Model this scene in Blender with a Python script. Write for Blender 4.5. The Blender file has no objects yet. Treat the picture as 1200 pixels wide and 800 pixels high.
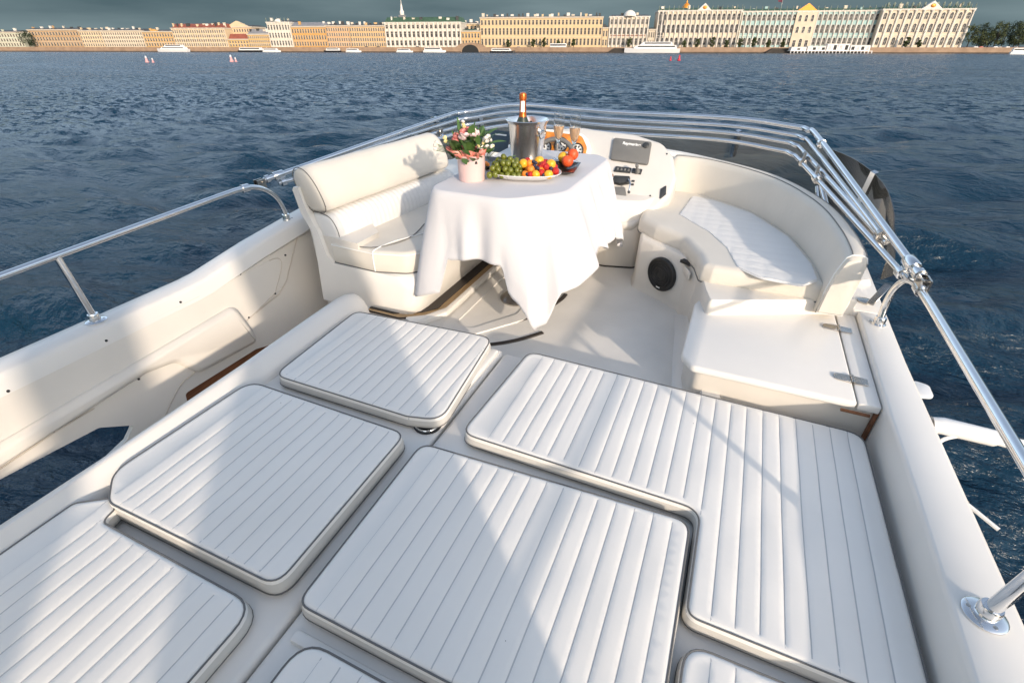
import bpy, bmesh, math, random
import numpy as np
from mathutils import Vector, Matrix, noise
from mathutils.geometry import delaunay_2d_cdt
random.seed(7)
S = bpy.context.scene
COL = S.collection

# ------------------------------------------------------------------ camera, sky, sun
# The boat is modelled in its own frame (x starboard, y forward, z up, cockpit floor z = 0);
# it rides bow-up, so the whole boat is tilted a little against the water.
F_PX = 570.0
PITCH_B = math.atan2(375.0, F_PX)                 # camera pitch against the deck
YAW = math.radians(23.735)                         # camera looks to port of the bow
PITCH_W = math.atan2(400.0 - 53.0, F_PX)           # camera pitch against the water
CAM_B = Vector((0, 0, 1.28))
CAM_H = 5.5
CF = Vector((-math.sin(YAW) * math.cos(PITCH_B), math.cos(YAW) * math.cos(PITCH_B), -math.sin(PITCH_B)))
CR = Vector((math.cos(YAW), math.sin(YAW), 0))
CU = CR.cross(CF)
BOAT = Matrix.Translation((0, 0, CAM_H)) @ Matrix.Rotation(PITCH_B - PITCH_W, 4, CR) @ Matrix.Translation(-CAM_B)

cam = bpy.data.cameras.new('camera')
cam.sensor_width = 36.0
cam.lens = 36.0 * F_PX / 1200.0
cam.clip_start = 0.05
cam.clip_end = 9000
co = bpy.data.objects.new('camera', cam)
COL.objects.link(co)
rot = Matrix((CR, CU, -CF)).transposed().to_4x4()
co.matrix_world = BOAT @ Matrix.Translation(CAM_B) @ rot
S.camera = co

SUN_AZ, SUN_EL = math.radians(132.0), math.radians(17.5)
sun_dir_b = Vector((math.sin(SUN_AZ) * math.cos(SUN_EL), math.cos(SUN_AZ) * math.cos(SUN_EL), math.sin(SUN_EL)))
sun_dir = (BOAT.to_3x3() @ sun_dir_b).normalized()
W_EL = math.asin(sun_dir.z)
W_AZ = math.atan2(sun_dir.x, sun_dir.y)
sl = bpy.data.lights.new('sun', 'SUN')
sl.energy = 2.0
sl.angle = math.radians(1.2)
sl.color = (0.82, 0.69, 0.555)
so = bpy.data.objects.new('sun', sl)
so.rotation_euler = sun_dir.to_track_quat('Z', 'Y').to_euler()
so.location = (30, -40, 60)
COL.objects.link(so)

W = bpy.data.worlds.new('World')
S.world = W
W.use_nodes = True
wn, wl = W.node_tree.nodes, W.node_tree.links
wn.clear()
w_out = wn.new('ShaderNodeOutputWorld')
w_bg = wn.new('ShaderNodeBackground')
w_bg.inputs['Strength'].default_value = 0.15
sky = wn.new('ShaderNodeTexSky')
sky.sky_type = 'NISHITA'
sky.sun_disc = False
sky.sun_elevation = W_EL
sky.sun_rotation = W_AZ
sky.dust_density = 1.6
sky.ozone_density = 0.7
# a bank of slate storm cloud stands all round the horizon under the clear sky
tc = wn.new('ShaderNodeTexCoord')
sep = wn.new('ShaderNodeSeparateXYZ')
wl.new(tc.outputs['Generated'], sep.inputs[0])
mp = wn.new('ShaderNodeMapping')
mp.inputs['Scale'].default_value = (1.0, 1.0, 3.2)
wl.new(tc.outputs['Generated'], mp.inputs[0])
nz = wn.new('ShaderNodeTexNoise')
nz.inputs['Scale'].default_value = 3.4
nz.inputs['Detail'].default_value = 7
wl.new(mp.outputs[0], nz.inputs['Vector'])
ad = wn.new('ShaderNodeMath'); ad.operation = 'MULTIPLY_ADD'
wl.new(nz.outputs[0], ad.inputs[0]); ad.inputs[1].default_value = 0.22
wl.new(sep.outputs['Z'], ad.inputs[2])
cm = wn.new('ShaderNodeMapRange')
cm.inputs['From Min'].default_value = 0.42
cm.inputs['From Max'].default_value = 0.24
wl.new(ad.outputs[0], cm.inputs['Value'])
cr_ = wn.new('ShaderNodeValToRGB')
cr_.color_ramp.elements[0].position = 0.32
cr_.color_ramp.elements[0].color = (0.25, 0.40, 0.46, 1)
cr_.color_ramp.elements[1].position = 0.68
cr_.color_ramp.elements[1].color = (0.62, 0.84, 0.90, 1)
nz2 = wn.new('ShaderNodeTexNoise')
nz2.inputs['Scale'].default_value = 2.2
nz2.inputs['Detail'].default_value = 6
mp2 = wn.new('ShaderNodeMapping')
mp2.inputs['Scale'].default_value = (1.0, 1.0, 7.0)
wl.new(tc.outputs['Generated'], mp2.inputs[0])
wl.new(mp2.outputs[0], nz2.inputs['Vector'])
wl.new(nz2.outputs[0], cr_.inputs[0])
mx = wn.new('ShaderNodeMix'); mx.data_type = 'RGBA'
wl.new(cm.outputs[0], mx.inputs[0])
hs = wn.new('ShaderNodeHueSaturation')
hs.inputs['Saturation'].default_value = 0.75
wl.new(sky.outputs[0], hs.inputs['Color'])
wl.new(hs.outputs[0], mx.inputs[6])
wl.new(cr_.outputs[0], mx.inputs[7])
wl.new(mx.outputs[2], w_bg.inputs['Color'])
wl.new(w_bg.outputs[0], w_out.inputs[0])

S.view_settings.view_transform = 'Standard'
S.view_settings.look = 'None'
S.view_settings.exposure = 1.2
S.view_settings.gamma = 1.0

# ------------------------------------------------------------------ materials
def mat(name, col, rough=0.5, metal=0.0, var=0.0, vscale=6.0, bump=0.0, bscale=60.0, coat=0.0, spec=None, stretch=None, col2=None, detail=5):
    m = bpy.data.materials.new(name)
    m.use_nodes = True
    n, l = m.node_tree.nodes, m.node_tree.links
    b = n['Principled BSDF']
    b.inputs['Base Color'].default_value = (*col, 1)
    b.inputs['Roughness'].default_value = rough
    b.inputs['Metallic'].default_value = metal
    b.inputs['Coat Weight'].default_value = coat
    if spec is not None:
        b.inputs['Specular IOR Level'].default_value = spec
    t = n.new('ShaderNodeTexCoord')
    src = t.outputs['Object']
    if stretch:
        mpn = n.new('ShaderNodeMapping'); mpn.inputs['Scale'].default_value = stretch
        l.new(src, mpn.inputs[0]); src = mpn.outputs[0]
    if var or col2:
        z = n.new('ShaderNodeTexNoise')
        z.inputs['Scale'].default_value = vscale
        z.inputs['Detail'].default_value = detail
        l.new(src, z.inputs['Vector'])
        r = n.new('ShaderNodeValToRGB')
        r.color_ramp.elements[0].position = 0.3
        r.color_ramp.elements[1].position = 0.72
        c2 = col2 if col2 else tuple(c * (1 - var) for c in col)
        r.color_ramp.elements[0].color = (*c2, 1)
        r.color_ramp.elements[1].color = (*col, 1)
        l.new(z.outputs[0], r.inputs[0])
        l.new(r.outputs[0], b.inputs['Base Color'])
        rm = n.new('ShaderNodeMapRange')
        rm.inputs['To Min'].default_value = min(1, rough * 1.25)
        rm.inputs['To Max'].default_value = rough * 0.85
        l.new(z.outputs[0], rm.inputs[0])
        l.new(rm.outputs[0], b.inputs['Roughness'])
    if bump:
        z2 = n.new('ShaderNodeTexNoise')
        z2.inputs['Scale'].default_value = bscale
        z2.inputs['Detail'].default_value = 4
        l.new(src, z2.inputs['Vector'])
        bp = n.new('ShaderNodeBump')
        bp.inputs['Strength'].default_value = 1.0
        bp.inputs['Distance'].default_value = bump
        l.new(z2.outputs[0], bp.inputs['Height'])
        l.new(bp.outputs[0], b.inputs['Normal'])
    return m

M = {}
M['gel'] = mat('gelcoat', (0.79, 0.765, 0.725), 0.30, var=0.10, vscale=2.2, bump=0.0006, bscale=9)
M['gel2'] = mat('gelcoat_cream', (0.76, 0.715, 0.65), 0.34, var=0.12, vscale=2.5, bump=0.0006, bscale=9)
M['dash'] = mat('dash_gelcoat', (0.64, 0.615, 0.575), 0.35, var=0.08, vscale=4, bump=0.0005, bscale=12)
M['deck'] = mat('nonslip_deck', (0.80, 0.77, 0.72), 0.55, var=0.12, vscale=4.0, bump=0.0008, bscale=420)
M['vinyl'] = mat('white_vinyl', (0.82, 0.795, 0.755), 0.46, var=0.05, vscale=5.0, bump=0.0005, bscale=26)
def specks(m, scale, size, col):
    n, l = m.node_tree.nodes, m.node_tree.links
    b = n['Principled BSDF']; src = b.inputs['Base Color'].links[0].from_socket
    t = n.new('ShaderNodeTexCoord'); v = n.new('ShaderNodeTexVoronoi'); v.inputs['Scale'].default_value = scale
    l.new(t.outputs['Object'], v.inputs['Vector'])
    c = n.new('ShaderNodeMath'); c.operation = 'LESS_THAN'; c.inputs[1].default_value = size
    l.new(v.outputs['Distance'], c.inputs[0])
    x = n.new('ShaderNodeMix'); x.data_type = 'RGBA'; x.inputs[7].default_value = (*col, 1)
    l.new(c.outputs[0], x.inputs[0]); l.new(src, x.inputs[6]); l.new(x.outputs[2], b.inputs['Base Color'])
specks(M['vinyl'], 7.0, 0.012, (0.12, 0.10, 0.09))
specks(M['deck'], 6.0, 0.012, (0.15, 0.12, 0.10))
M['seam_shade'] = mat('seam_crease_shade', (0.50, 0.50, 0.505), 0.7)  # crease shade painted as a grey line along the stitched seams
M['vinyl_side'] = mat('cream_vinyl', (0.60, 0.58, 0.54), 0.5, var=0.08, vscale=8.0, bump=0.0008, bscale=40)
M['piping'] = mat('grey_piping', (0.13, 0.13, 0.13), 0.5)
M['leather'] = mat('cream_leather', (0.69, 0.645, 0.57), 0.48, var=0.07, vscale=5, bump=0.0009, bscale=45)
M['linen'] = mat('white_linen', (0.73, 0.72, 0.70), 0.85, var=0.04, bump=0.0012, bscale=70)
M['cloth'] = mat('tablecloth_cotton', (0.63, 0.62, 0.635), 0.9, var=0.02, bump=0.0008, bscale=300)
M['steel'] = mat('polished_steel', (0.80, 0.80, 0.80), 0.12, 1.0, var=0.08, vscale=30)
M['steel_dark'] = mat('worn_steel', (0.55, 0.52, 0.48), 0.22, 1.0, var=0.25, vscale=40)
M['black'] = mat('black_plastic', (0.018, 0.018, 0.018), 0.5, bump=0.0006, bscale=500)
M['rubber'] = mat('dark_rubber', (0.035, 0.028, 0.024), 0.6)
M['dash_black'] = mat('charcoal_plastic', (0.045, 0.048, 0.05), 0.45, var=0.3, vscale=60)
M['cover'] = mat('grey_cover', (0.17, 0.168, 0.16), 0.55, var=0.12, vscale=12, bump=0.0005, bscale=300)
M['wood'] = mat('teak_tread', (0.30, 0.115, 0.045), 0.45, var=0.4, vscale=10, stretch=(14, 1.2, 14), bump=0.001, bscale=30)
M['tan'] = mat('tan_plinth', (0.50, 0.33, 0.17), 0.5, var=0.2, vscale=5, stretch=(10, 1, 10))
M['burl'] = mat('burl_walnut', (0.78, 0.30, 0.035), 0.22, var=0.0, col2=(0.42, 0.12, 0.012), vscale=26, coat=0.6)
M['white_paint'] = mat('white_paint', (0.80, 0.80, 0.79), 0.4, var=0.06, vscale=4)
M['letter'] = mat('white_lettering', (0.85, 0.85, 0.83), 0.5)
M['gauge'] = mat('gauge_face', (0.75, 0.75, 0.72), 0.4)
M['hole'] = mat('dark_fitting', (0.02, 0.02, 0.02), 0.4)
M['seal'] = mat('beige_joint_seal', (0.55, 0.49, 0.42), 0.6)
M['stain'] = mat('rust_trim', (0.24, 0.10, 0.045), 0.7, var=0.4, vscale=40)

def glass(name, col, rough=0.02, ior=1.45):
    m = bpy.data.materials.new(name); m.use_nodes = True
    b = m.node_tree.nodes['Principled BSDF']
    b.inputs['Base Color'].default_value = (*col, 1)
    b.inputs['Transmission Weight'].default_value = 1
    b.inputs['Roughness'].default_value = rough
    b.inputs['IOR'].default_value = ior
    return m
M['glass'] = glass('clear_glass', (0.97, 0.98, 0.98))
M['wine'] = glass('rose_champagne', (1.0, 0.70, 0.46), ior=1.34)
M['wine'].node_tree.nodes['Principled BSDF'].inputs['Transmission Weight'].default_value = 0.35
def tinted(name, tint, gloss):
    m = bpy.data.materials.new(name); m.use_nodes = True
    n, l = m.node_tree.nodes, m.node_tree.links
    n.clear()
    o = n.new('ShaderNodeOutputMaterial')
    tr = n.new('ShaderNodeBsdfTransparent'); tr.inputs[0].default_value = (*tint, 1)
    gl = n.new('ShaderNodeBsdfGlossy'); gl.inputs['Roughness'].default_value = 0.06
    df = n.new('ShaderNodeBsdfDiffuse'); df.inputs[0].default_value = gloss
    fr = n.new('ShaderNodeFresnel'); fr.inputs[0].default_value = 1.49
    m1 = n.new('ShaderNodeMixShader'); m1.inputs[0].default_value = 0.20
    m2 = n.new('ShaderNodeMixShader')
    l.new(tr.outputs[0], m1.inputs[1]); l.new(df.outputs[0], m1.inputs[2])
    l.new(fr.outputs[0], m2.inputs[0]); l.new(m1.outputs[0], m2.inputs[1]); l.new(gl.outputs[0], m2.inputs[2])
    l.new(m2.outputs[0], o.inputs[0])
    return m
M['screen'] = tinted('smoked_acrylic', (0.80, 0.80, 0.78), (0.30, 0.29, 0.26, 1))

# ------------------------------------------------------------------ helpers
class MB:
    """collects shapes and links them as one mesh object"""
    def __init__(s): s.bm = bmesh.new()
    def face(s, pts):
        vs = [s.bm.verts.new(p) for p in pts]
        return s.bm.faces.new(vs)
    def box(s, x0, x1, y0, y1, z0, z1, m=None):
        v = [s.bm.verts.new((m @ Vector(p)) if m else p) for p in
             [(x0,y0,z0),(x1,y0,z0),(x1,y1,z0),(x0,y1,z0),(x0,y0,z1),(x1,y0,z1),(x1,y1,z1),(x0,y1,z1)]]
        for f in [(3,2,1,0),(4,5,6,7),(0,1,5,4),(1,2,6,5),(2,3,7,6),(3,0,4,7)]:
            s.bm.faces.new([v[i] for i in f])
        return s
    def loft(s, rings, closed=True, cap=True):
        R = [[s.bm.verts.new(p) for p in r] for r in rings]
        n = len(R[0])
        for a, b in zip(R, R[1:]):
            for i in range(n if closed else n - 1):
                j = (i + 1) % n
                s.bm.faces.new([a[i], a[j], b[j], b[i]])
        if cap and closed:
            s.bm.faces.new(R[0][::-1]); s.bm.faces.new(R[-1])
        return s
    def prism(s, poly, a, b, axis='z', m=None):
        def P(u, v, w):
            p = Vector((u, v, w)) if axis == 'z' else (Vector((u, w, v)) if axis == 'y' else Vector((w, u, v)))
            return m @ p if m else p
        return s.loft([[P(u, v, a) for u, v in poly], [P(u, v, b) for u, v in poly]])
    def tube(s, path, r, n=10, cap=True):
        path = [Vector(p) for p in path]
        rr = r if isinstance(r, (list, tuple)) else [r] * len(path)
        t0 = (path[1] - path[0]).normalized()
        up = Vector((0, 0, 1)) if abs(t0.z) < 0.9 else Vector((1, 0, 0))
        nrm = t0.cross(up).normalized()
        rings = []
        for i, p in enumerate(path):
            t = ((path[min(i + 1, len(path) - 1)] - path[max(i - 1, 0)])).normalized()
            nrm = (nrm - t * nrm.dot(t)).normalized()
            bn = t.cross(nrm)
            rings.append([p + (nrm * math.cos(k * math.tau / n) + bn * math.sin(k * math.tau / n)) * rr[i] for k in range(n)])
        return s.loft(rings, cap=cap)
    def loop(s, path, r, n=6):
        path = [Vector(p) for p in path]; rings = []
        N = len(path)
        for i, p in enumerate(path):
            t = (path[(i + 1) % N] - path[i - 1]).normalized()
            side = t.cross(Vector((0, 0, 1))).normalized(); up = side.cross(t)
            rings.append([s.bm.verts.new(p + (side * math.cos(k * math.tau / n) + up * math.sin(k * math.tau / n)) * r) for k in range(n)])
        for i in range(N):
            a, b = rings[i], rings[(i + 1) % N]
            for k in range(n):
                s.bm.faces.new([a[k], a[(k + 1) % n], b[(k + 1) % n], b[k]])
        return s
    def lathe(s, prof, c=(0, 0, 0), n=24, m=None, closed=False):
        c = Vector(c); rings = []
        for r, z in prof:
            rings.append([(m @ Vector((r * math.cos(k * math.tau / n), r * math.sin(k * math.tau / n), z)) if m else
                           c + Vector((r * math.cos(k * math.tau / n), r * math.sin(k * math.tau / n), z))) for k in range(n)])
        s.loft(rings, cap=not closed)
        return s
    def ball(s, c, r, sub=2, sc=(1, 1, 1), jit=0.0, seed=0):
        g = bmesh.ops.create_icosphere(s.bm, subdivisions=sub, radius=1.0)
        for v in g['verts']:
            k = r * (1 + jit * noise.noise(v.co * 1.7 + Vector((seed, seed * 2.1, 0))))
            v.co = Vector((v.co.x * k * sc[0], v.co.y * k * sc[1], v.co.z * k * sc[2])) + Vector(c)
        return s
    def bevel(s, w, seg=2, ang=30):
        s.bm.normal_update()
        bmesh.ops.remove_doubles(s.bm, verts=s.bm.verts, dist=1e-5)
        es = [e for e in s.bm.edges if len(e.link_faces) == 2 and e.calc_face_angle(0) > math.radians(ang)]
        bmesh.ops.bevel(s.bm, geom=es, offset=w, segments=seg, profile=0.5, affect='EDGES', clamp_overlap=True)
        return s
    def build(s, name, m, parent=None, smooth=40):
        bmesh.ops.recalc_face_normals(s.bm, faces=s.bm.faces)
        me = bpy.data.meshes.new(name)
        s.bm.to_mesh(me); s.bm.free()
        return link(name, me, m, parent, smooth)

def link(name, me, m, parent=None, smooth=40):
    for x in (m if isinstance(m, (list, tuple)) else [m]):
        me.materials.append(M[x] if isinstance(x, str) else x)
    if smooth:
        me.shade_smooth()
        me.set_sharp_from_angle(angle=math.radians(smooth))
    o = bpy.data.objects.new(name, me)
    COL.objects.link(o)
    if parent: o.parent = parent
    return o

def tag(o, label=None, cat=None, group=None, kind=None):
    if label: o['label'] = label
    if cat: o['category'] = cat
    if group: o['group'] = group
    if kind: o['kind'] = kind
    return o

BOAT_THINGS = []
def thing(name, label, cat, loc=(0, 0, 0), group=None, boat=True):
    o = bpy.data.objects.new(name, None)
    o.empty_display_size = 0.1
    o.location = loc
    COL.objects.link(o)
    tag(o, label, cat, group)
    if boat: BOAT_THINGS.append(o)
    return o
def aboard(o, label, cat, group=None):
    BOAT_THINGS.append(o)
    return tag(o, label, cat, group)
def copy_tree(o, parent=None):
    c = o.copy(); COL.objects.link(c)
    if parent: c.parent = parent
    for ch in list(o.children): copy_tree(ch, c)
    return c

def smooth_path(pts, n=8):
    pts = [Vector(p) for p in pts]; out = []
    for i in range(len(pts) - 1):
        p0, p1, p2, p3 = pts[max(i - 1, 0)], pts[i], pts[i + 1], pts[min(i + 2, len(pts) - 1)]
        for k in range(n):
            t = k / n
            out.append(0.5 * ((2 * p1) + (p2 - p0) * t + (2 * p0 - 5 * p1 + 4 * p2 - p3) * t * t + (3 * p1 - p0 - 3 * p2 + p3) * t ** 3))
    out.append(pts[-1])
    return out
def fillet(poly, r, n=6):
    """round the corners of a 2-D polygon; r may be one radius or one per corner"""
    out = []; N = len(poly)
    for i in range(N):
        p = Vector(poly[i]); a = Vector(poly[i - 1]); b = Vector(poly[(i + 1) % N])
        rr = r[i] if isinstance(r, (list, tuple)) else r
        u, v = (a - p), (b - p)
        ang = u.angle(v)
        if rr <= 0: out.append(tuple(p)); continue
        d = min(rr / math.tan(ang / 2), u.length * 0.49, v.length * 0.49)
        s0, s1 = p + u.normalized() * d, p + v.normalized() * d
        for k in range(n + 1):
            t = k / n
            q = s0 * (1 - t) ** 2 + p * 2 * t * (1 - t) + s1 * t * t
            out.append((q.x, q.y))
    return out
def resample(poly, step):
    out = []; N = len(poly)
    for i in range(N):
        a, b = Vector(poly[i]), Vector(poly[(i + 1) % N])
        k = max(1, int((b - a).length / step))
        for j in range(k): out.append(tuple(a + (b - a) * j / k))
    return out
def area(poly): return 0.5 * sum(poly[i - 1][0] * poly[i][1] - poly[i][0] * poly[i - 1][1] for i in range(len(poly)))
def inset(poly, d):
    """offset a counter-clockwise polygon inwards by d"""
    out = []; N = len(poly)
    for i in range(N):
        a, p, b = Vector(poly[i - 1]), Vector(poly[i]), Vector(poly[(i + 1) % N])
        n1 = Vector((-(p - a).y, (p - a).x)); n2 = Vector((-(b - p).y, (b - p).x))
        if n1.length < 1e-9 or n2.length < 1e-9: out.append(tuple(p)); continue
        n = (n1.normalized() + n2.normalized()); n.normalize()
        out.append(tuple(p + n * d))
    return out
def dist_poly(P, pts):
    """numpy: signed-less distance from pts to the outline, and an inside flag"""
    A = np.array(P); B = np.roll(A, -1, 0)
    pts = np.asarray(pts)
    d = np.full(len(pts), 1e9); ins = np.zeros(len(pts), bool)
    for a, b in zip(A, B):
        ab = b - a; t = np.clip(((pts - a) @ ab) / max(ab @ ab, 1e-12), 0, 1)
        d = np.minimum(d, np.linalg.norm(pts - (a + t[:, None] * ab), axis=1))
        c = ((a[1] > pts[:, 1]) != (b[1] > pts[:, 1]))
        xx = (b[0] - a[0]) * (pts[:, 1] - a[1]) / np.where(abs(b[1] - a[1]) < 1e-12, 1e-12, b[1] - a[1]) + a[0]
        ins ^= c & (pts[:, 0] < xx)
    return d, ins

def pad_mesh(name, poly, z0, z1, rad=0.016, seam=0.052, seam_x0=0.0, puff=0.0007, groove=0.0022, step=0.02, gy=0.03, sag=0.0, quilt=0.0, seed=0.0, wob=1.0):
    """an upholstered pad: rounded outline, rolled edge, sewn channels along y (or a quilt grid)"""
    if area(poly) < 0: poly = poly[::-1]
    poly = resample(poly, step)
    rings = [poly]
    for k in (0.25, 0.5, 0.75, 1.0): rings.append(inset(poly, rad * (1 - math.cos(k * math.pi / 2)) if k < 1 else rad))
    rings.append(inset(poly, rad + 0.006))
    inner = rings[-1]
    xs0, xs1 = min(p[0] for p in poly), max(p[0] for p in poly)
    ys0, ys1 = min(p[1] for p in poly), max(p[1] for p in poly)
    g = []
    if seam:
        k0 = math.floor((xs0 - seam_x0) / seam); k1 = math.ceil((xs1 - seam_x0) / seam)
        cols = [seam_x0 + k * seam + o for k in range(k0, k1 + 1) if xs0 + 0.045 < seam_x0 + k * seam < xs1 - 0.045 for o in (0, 0.0017, 0.0055, 0.015, seam * 0.5, seam - 0.015, seam - 0.0055, seam - 0.0017)]
    else:
        cols = list(np.arange(xs0, xs1, gy))
    for x in cols:
        for y in np.arange(ys0, ys1, gy / 3 if abs((x - seam_x0 + (seam or 1) / 2) % (seam or 1) - (seam or 1) / 2) < 0.0018 and seam else gy): g.append((x, y))
    g = np.array(g)
    d, ins = dist_poly(poly, g)
    keep = ins & (d > rad + 0.009)
    if seam:
        off = np.abs((g[:, 0] - seam_x0 + seam / 2) % seam - seam / 2)
        keep |= ins & (d > rad * 0.55) & (off < 0.0018)
    g = g[keep]
    V = [p for r in rings for p in r]
    n = len(poly)
    E = [(i, (i + 1) % n) for i in range(n)]
    V2 = V + [tuple(p) for p in g]
    vo, eo, fo, *_ = delaunay_2d_cdt([Vector(p) for p in V2], E, [], 1, 1e-6)
    pts = np.array([tuple(v) for v in vo])
    d, _ = dist_poly(poly, pts)
    out = []
    for (x, y), dd in zip(pts, d):
        e = 1.0 if dd >= rad else math.sqrt(max(0, 1 - (1 - dd / rad) ** 2))
        z = z1 - rad * (1 - e)
        if dd > rad * 0.6:
            fall = min(1, (dd - rad * 0.6) / 0.05)
            if seam:
                u = ((x - seam_x0) / seam) % 1.0
                q = min(u, 1 - u) * seam
                z += fall * puff * (1 - (2 * u - 1) ** 4) - groove * (xs0 + 0.045 < seam_x0 + round((x - seam_x0) / seam) * seam < xs1 - 0.045) * min(1, max(0, (dd - rad - 0.001) / 0.010)) * math.exp(-(q / 0.0024) ** 2)
            elif quilt:
                u, v = (x / quilt) % 1, (y / quilt) % 1
                q = min(u, 1 - u, v, 1 - v) * quilt
                z -= 0.0035 * math.exp(-(q / 0.006) ** 2)
            z += wob * fall * (0.0022 * noise.noise(Vector((x * 6 + seed, y * 5, seed))) + 0.0015 * noise.noise(Vector((x * 22, y * 9, seed + 3))))
            z += sag * min(1, dd / 0.2)
        out.append((x, y, z))
    nb = len(out)
    # side wall with a soft bulge
    faces = [tuple(f) for f in fo]
    idx = {}
    for i, p in enumerate(pts): idx[(round(p[0], 5), round(p[1], 5))] = i
    top = [idx.get((round(p[0], 5), round(p[1], 5))) for p in poly]
    if None in top: top = [int(np.argmin(((pts - np.array(p)) ** 2).sum(1))) for p in poly]
    prev = top
    for k, (zz, off) in enumerate(((0.6, -0.004), (0.25, -0.004), (0.0, 0.004))):
        ring = []
        for (x, y) in inset(poly, off):
            out.append((x, y, z0 + (z1 - rad - z0) * zz)); ring.append(len(out) - 1)
        for i in range(n):
            j = (i + 1) % n
            faces.append((prev[i], ring[i], ring[j], prev[j]))
        prev = ring
    faces.append(tuple(prev))
    me = bpy.data.meshes.new(name)
    me.from_pydata(out, [], faces)
    bm = bmesh.new(); bm.from_mesh(me); bmesh.ops.recalc_face_normals(bm, faces=bm.faces)
    nf = len(fo)
    bm.faces.ensure_lookup_table()
    for f in bm.faces:
        f.material_index = 0 if f.index < nf else 1
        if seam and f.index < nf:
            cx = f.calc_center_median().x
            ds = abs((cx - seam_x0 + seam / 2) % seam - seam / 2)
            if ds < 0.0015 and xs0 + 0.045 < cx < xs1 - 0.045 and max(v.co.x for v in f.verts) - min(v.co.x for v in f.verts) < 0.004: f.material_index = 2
    bm.to_mesh(me); bm.free()
    return me, poly

def cushion(label, poly, seam_x0, z1=0.13, z0=0.082, r=0.05, name='sun_cushion', seed=0.0, cat='cushion', group='white sunpad cushions'):
    t = thing(name, label, cat, (poly[0][0], poly[0][1], z0), group)
    fp = fillet(poly, r)
    me, pl = pad_mesh('padded_top', fp, z0, z1, seam_x0=seam_x0, seed=seed)
    a = link('padded_top', me, ['vinyl', 'vinyl_side', 'seam_shade'], t, 50)
    b = MB().loop([(x, y, z1 - 0.0035) for x, y in inset(pl, 0.0035)], 0.0024).build('piping', 'piping', t)
    c = MB().loop([(x, y, z0 + 0.006) for x, y in inset(pl, -0.003)], 0.0026).build('piping', 'piping', t)
    for o in (a, b, c): o.location = (-poly[0][0], -poly[0][1], -z0)
    return t

def cdt_sheet(outer, holes=(), extra=()):
    """triangulate an outline with holes (2-D); returns verts, faces"""
    V = []; E = []
    for L in [outer, *holes]:
        b = len(V); V += [Vector(p) for p in L]
        E += [(b + i, b + (i + 1) % len(L)) for i in range(len(L))]
    vo, eo, fo, *_ = delaunay_2d_cdt(V + [Vector(p) for p in extra], E, [], 1, 1e-6)
    P = [tuple(v) for v in vo]
    F = []
    for f in fo:
        c = np.array([[sum(P[i][0] for i in f) / len(f), sum(P[i][1] for i in f) / len(f)]])
        if not dist_poly(outer, c)[1][0]: continue
        if any(dist_poly(h, c)[1][0] for h in holes): continue
        F.append(tuple(f))
    return P, F
def slab(name, outer, frame, thick, m, parent, holes=(), z=0.0, smooth=30):
    """a flat plate with holes, given in the 2-D coordinates of a frame (Matrix), z along its normal"""
    P, Fc = cdt_sheet(outer, holes)
    n = len(P)
    V = [frame @ Vector((x, y, z)) for x, y in P] + [frame @ Vector((x, y, z - thick)) for x, y in P]
    faces = list(Fc) + [tuple(i + n for i in f[::-1]) for f in Fc]
    edges = {}
    for f in Fc:
        for i in range(len(f)):
            e = (f[i], f[(i + 1) % len(f)])
            edges[e] = 1
    for (a, b) in list(edges):
        if (b, a) not in edges: faces.append((a, a + n, b + n, b))
    me = bpy.data.meshes.new(name); me.from_pydata([tuple(v) for v in V], [], faces)
    bm = bmesh.new(); bm.from_mesh(me); bmesh.ops.recalc_face_normals(bm, faces=bm.faces); bm.to_mesh(me); bm.free()
    return link(name, me, m, parent, smooth)

def smooth_path2(L): return [(p.x, p.y) for p in smooth_path([(x, y, 0) for x, y in L], 5)]
def sight(px, py):
    return (CF * F_PX + CR * (px - 600) + CU * (400 - py))
def at_z(px, py, z):
    r = sight(px, py); return CAM_B + r * ((z - CAM_B.z) / r.z)
def at_plane(px, py, p0, n):
    r = sight(px, py); n = Vector(n); return CAM_B + r * ((Vector(p0) - CAM_B).dot(n) / r.dot(n))

# ================================================================== THE YACHT
yacht = thing('yacht', 'white motor yacht flybridge with sunpad, cream seats, helm console and polished rails in the foreground', 'yacht', (0, 0, 0))

# hull and superstructure below the flybridge, down into the water
hb = MB()
hb.loft([[(-1.55, -6.0, -0.35), (0.55, -6.0, -0.35), (0.75, -6.0, -2.2), (0.55, -6.0, -5.2), (-1.5, -6.0, -5.2), (-1.7, -6.0, -2.2)],
         [(-1.55, 2.0, -0.35), (0.45, 2.0, -0.35), (0.75, 2.0, -2.0), (0.5, 2.0, -5.2), (-1.5, 2.0, -5.2), (-1.7, 2.0, -2.0)],
         [(-1.35, 4.4, -0.30), (0.25, 4.4, -0.30), (0.5, 5.5, -1.9), (0.2, 5.5, -5.2), (-1.2, 5.5, -5.2), (-1.5, 5.5, -1.9)],
         [(-0.75, 8.6, -1.4), (-0.25, 8.6, -1.4), (-0.2, 9.6, -1.7), (-0.4, 9.0, -5.2), (-0.6, 9.0, -5.2), (-0.8, 9.6, -1.7)]])
hb.build('hull', 'gel', yacht)

# cockpit floor
fl = MB().prism([(-1.60, 1.5), (0.66, 1.5), (0.66, 3.7), (-2.2, 3.7), (-2.2, 2.35), (-1.93, 1.84), (-1.60, 1.74)], -0.06, 0.0).build('cockpit_floor', 'deck', yacht)

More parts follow.
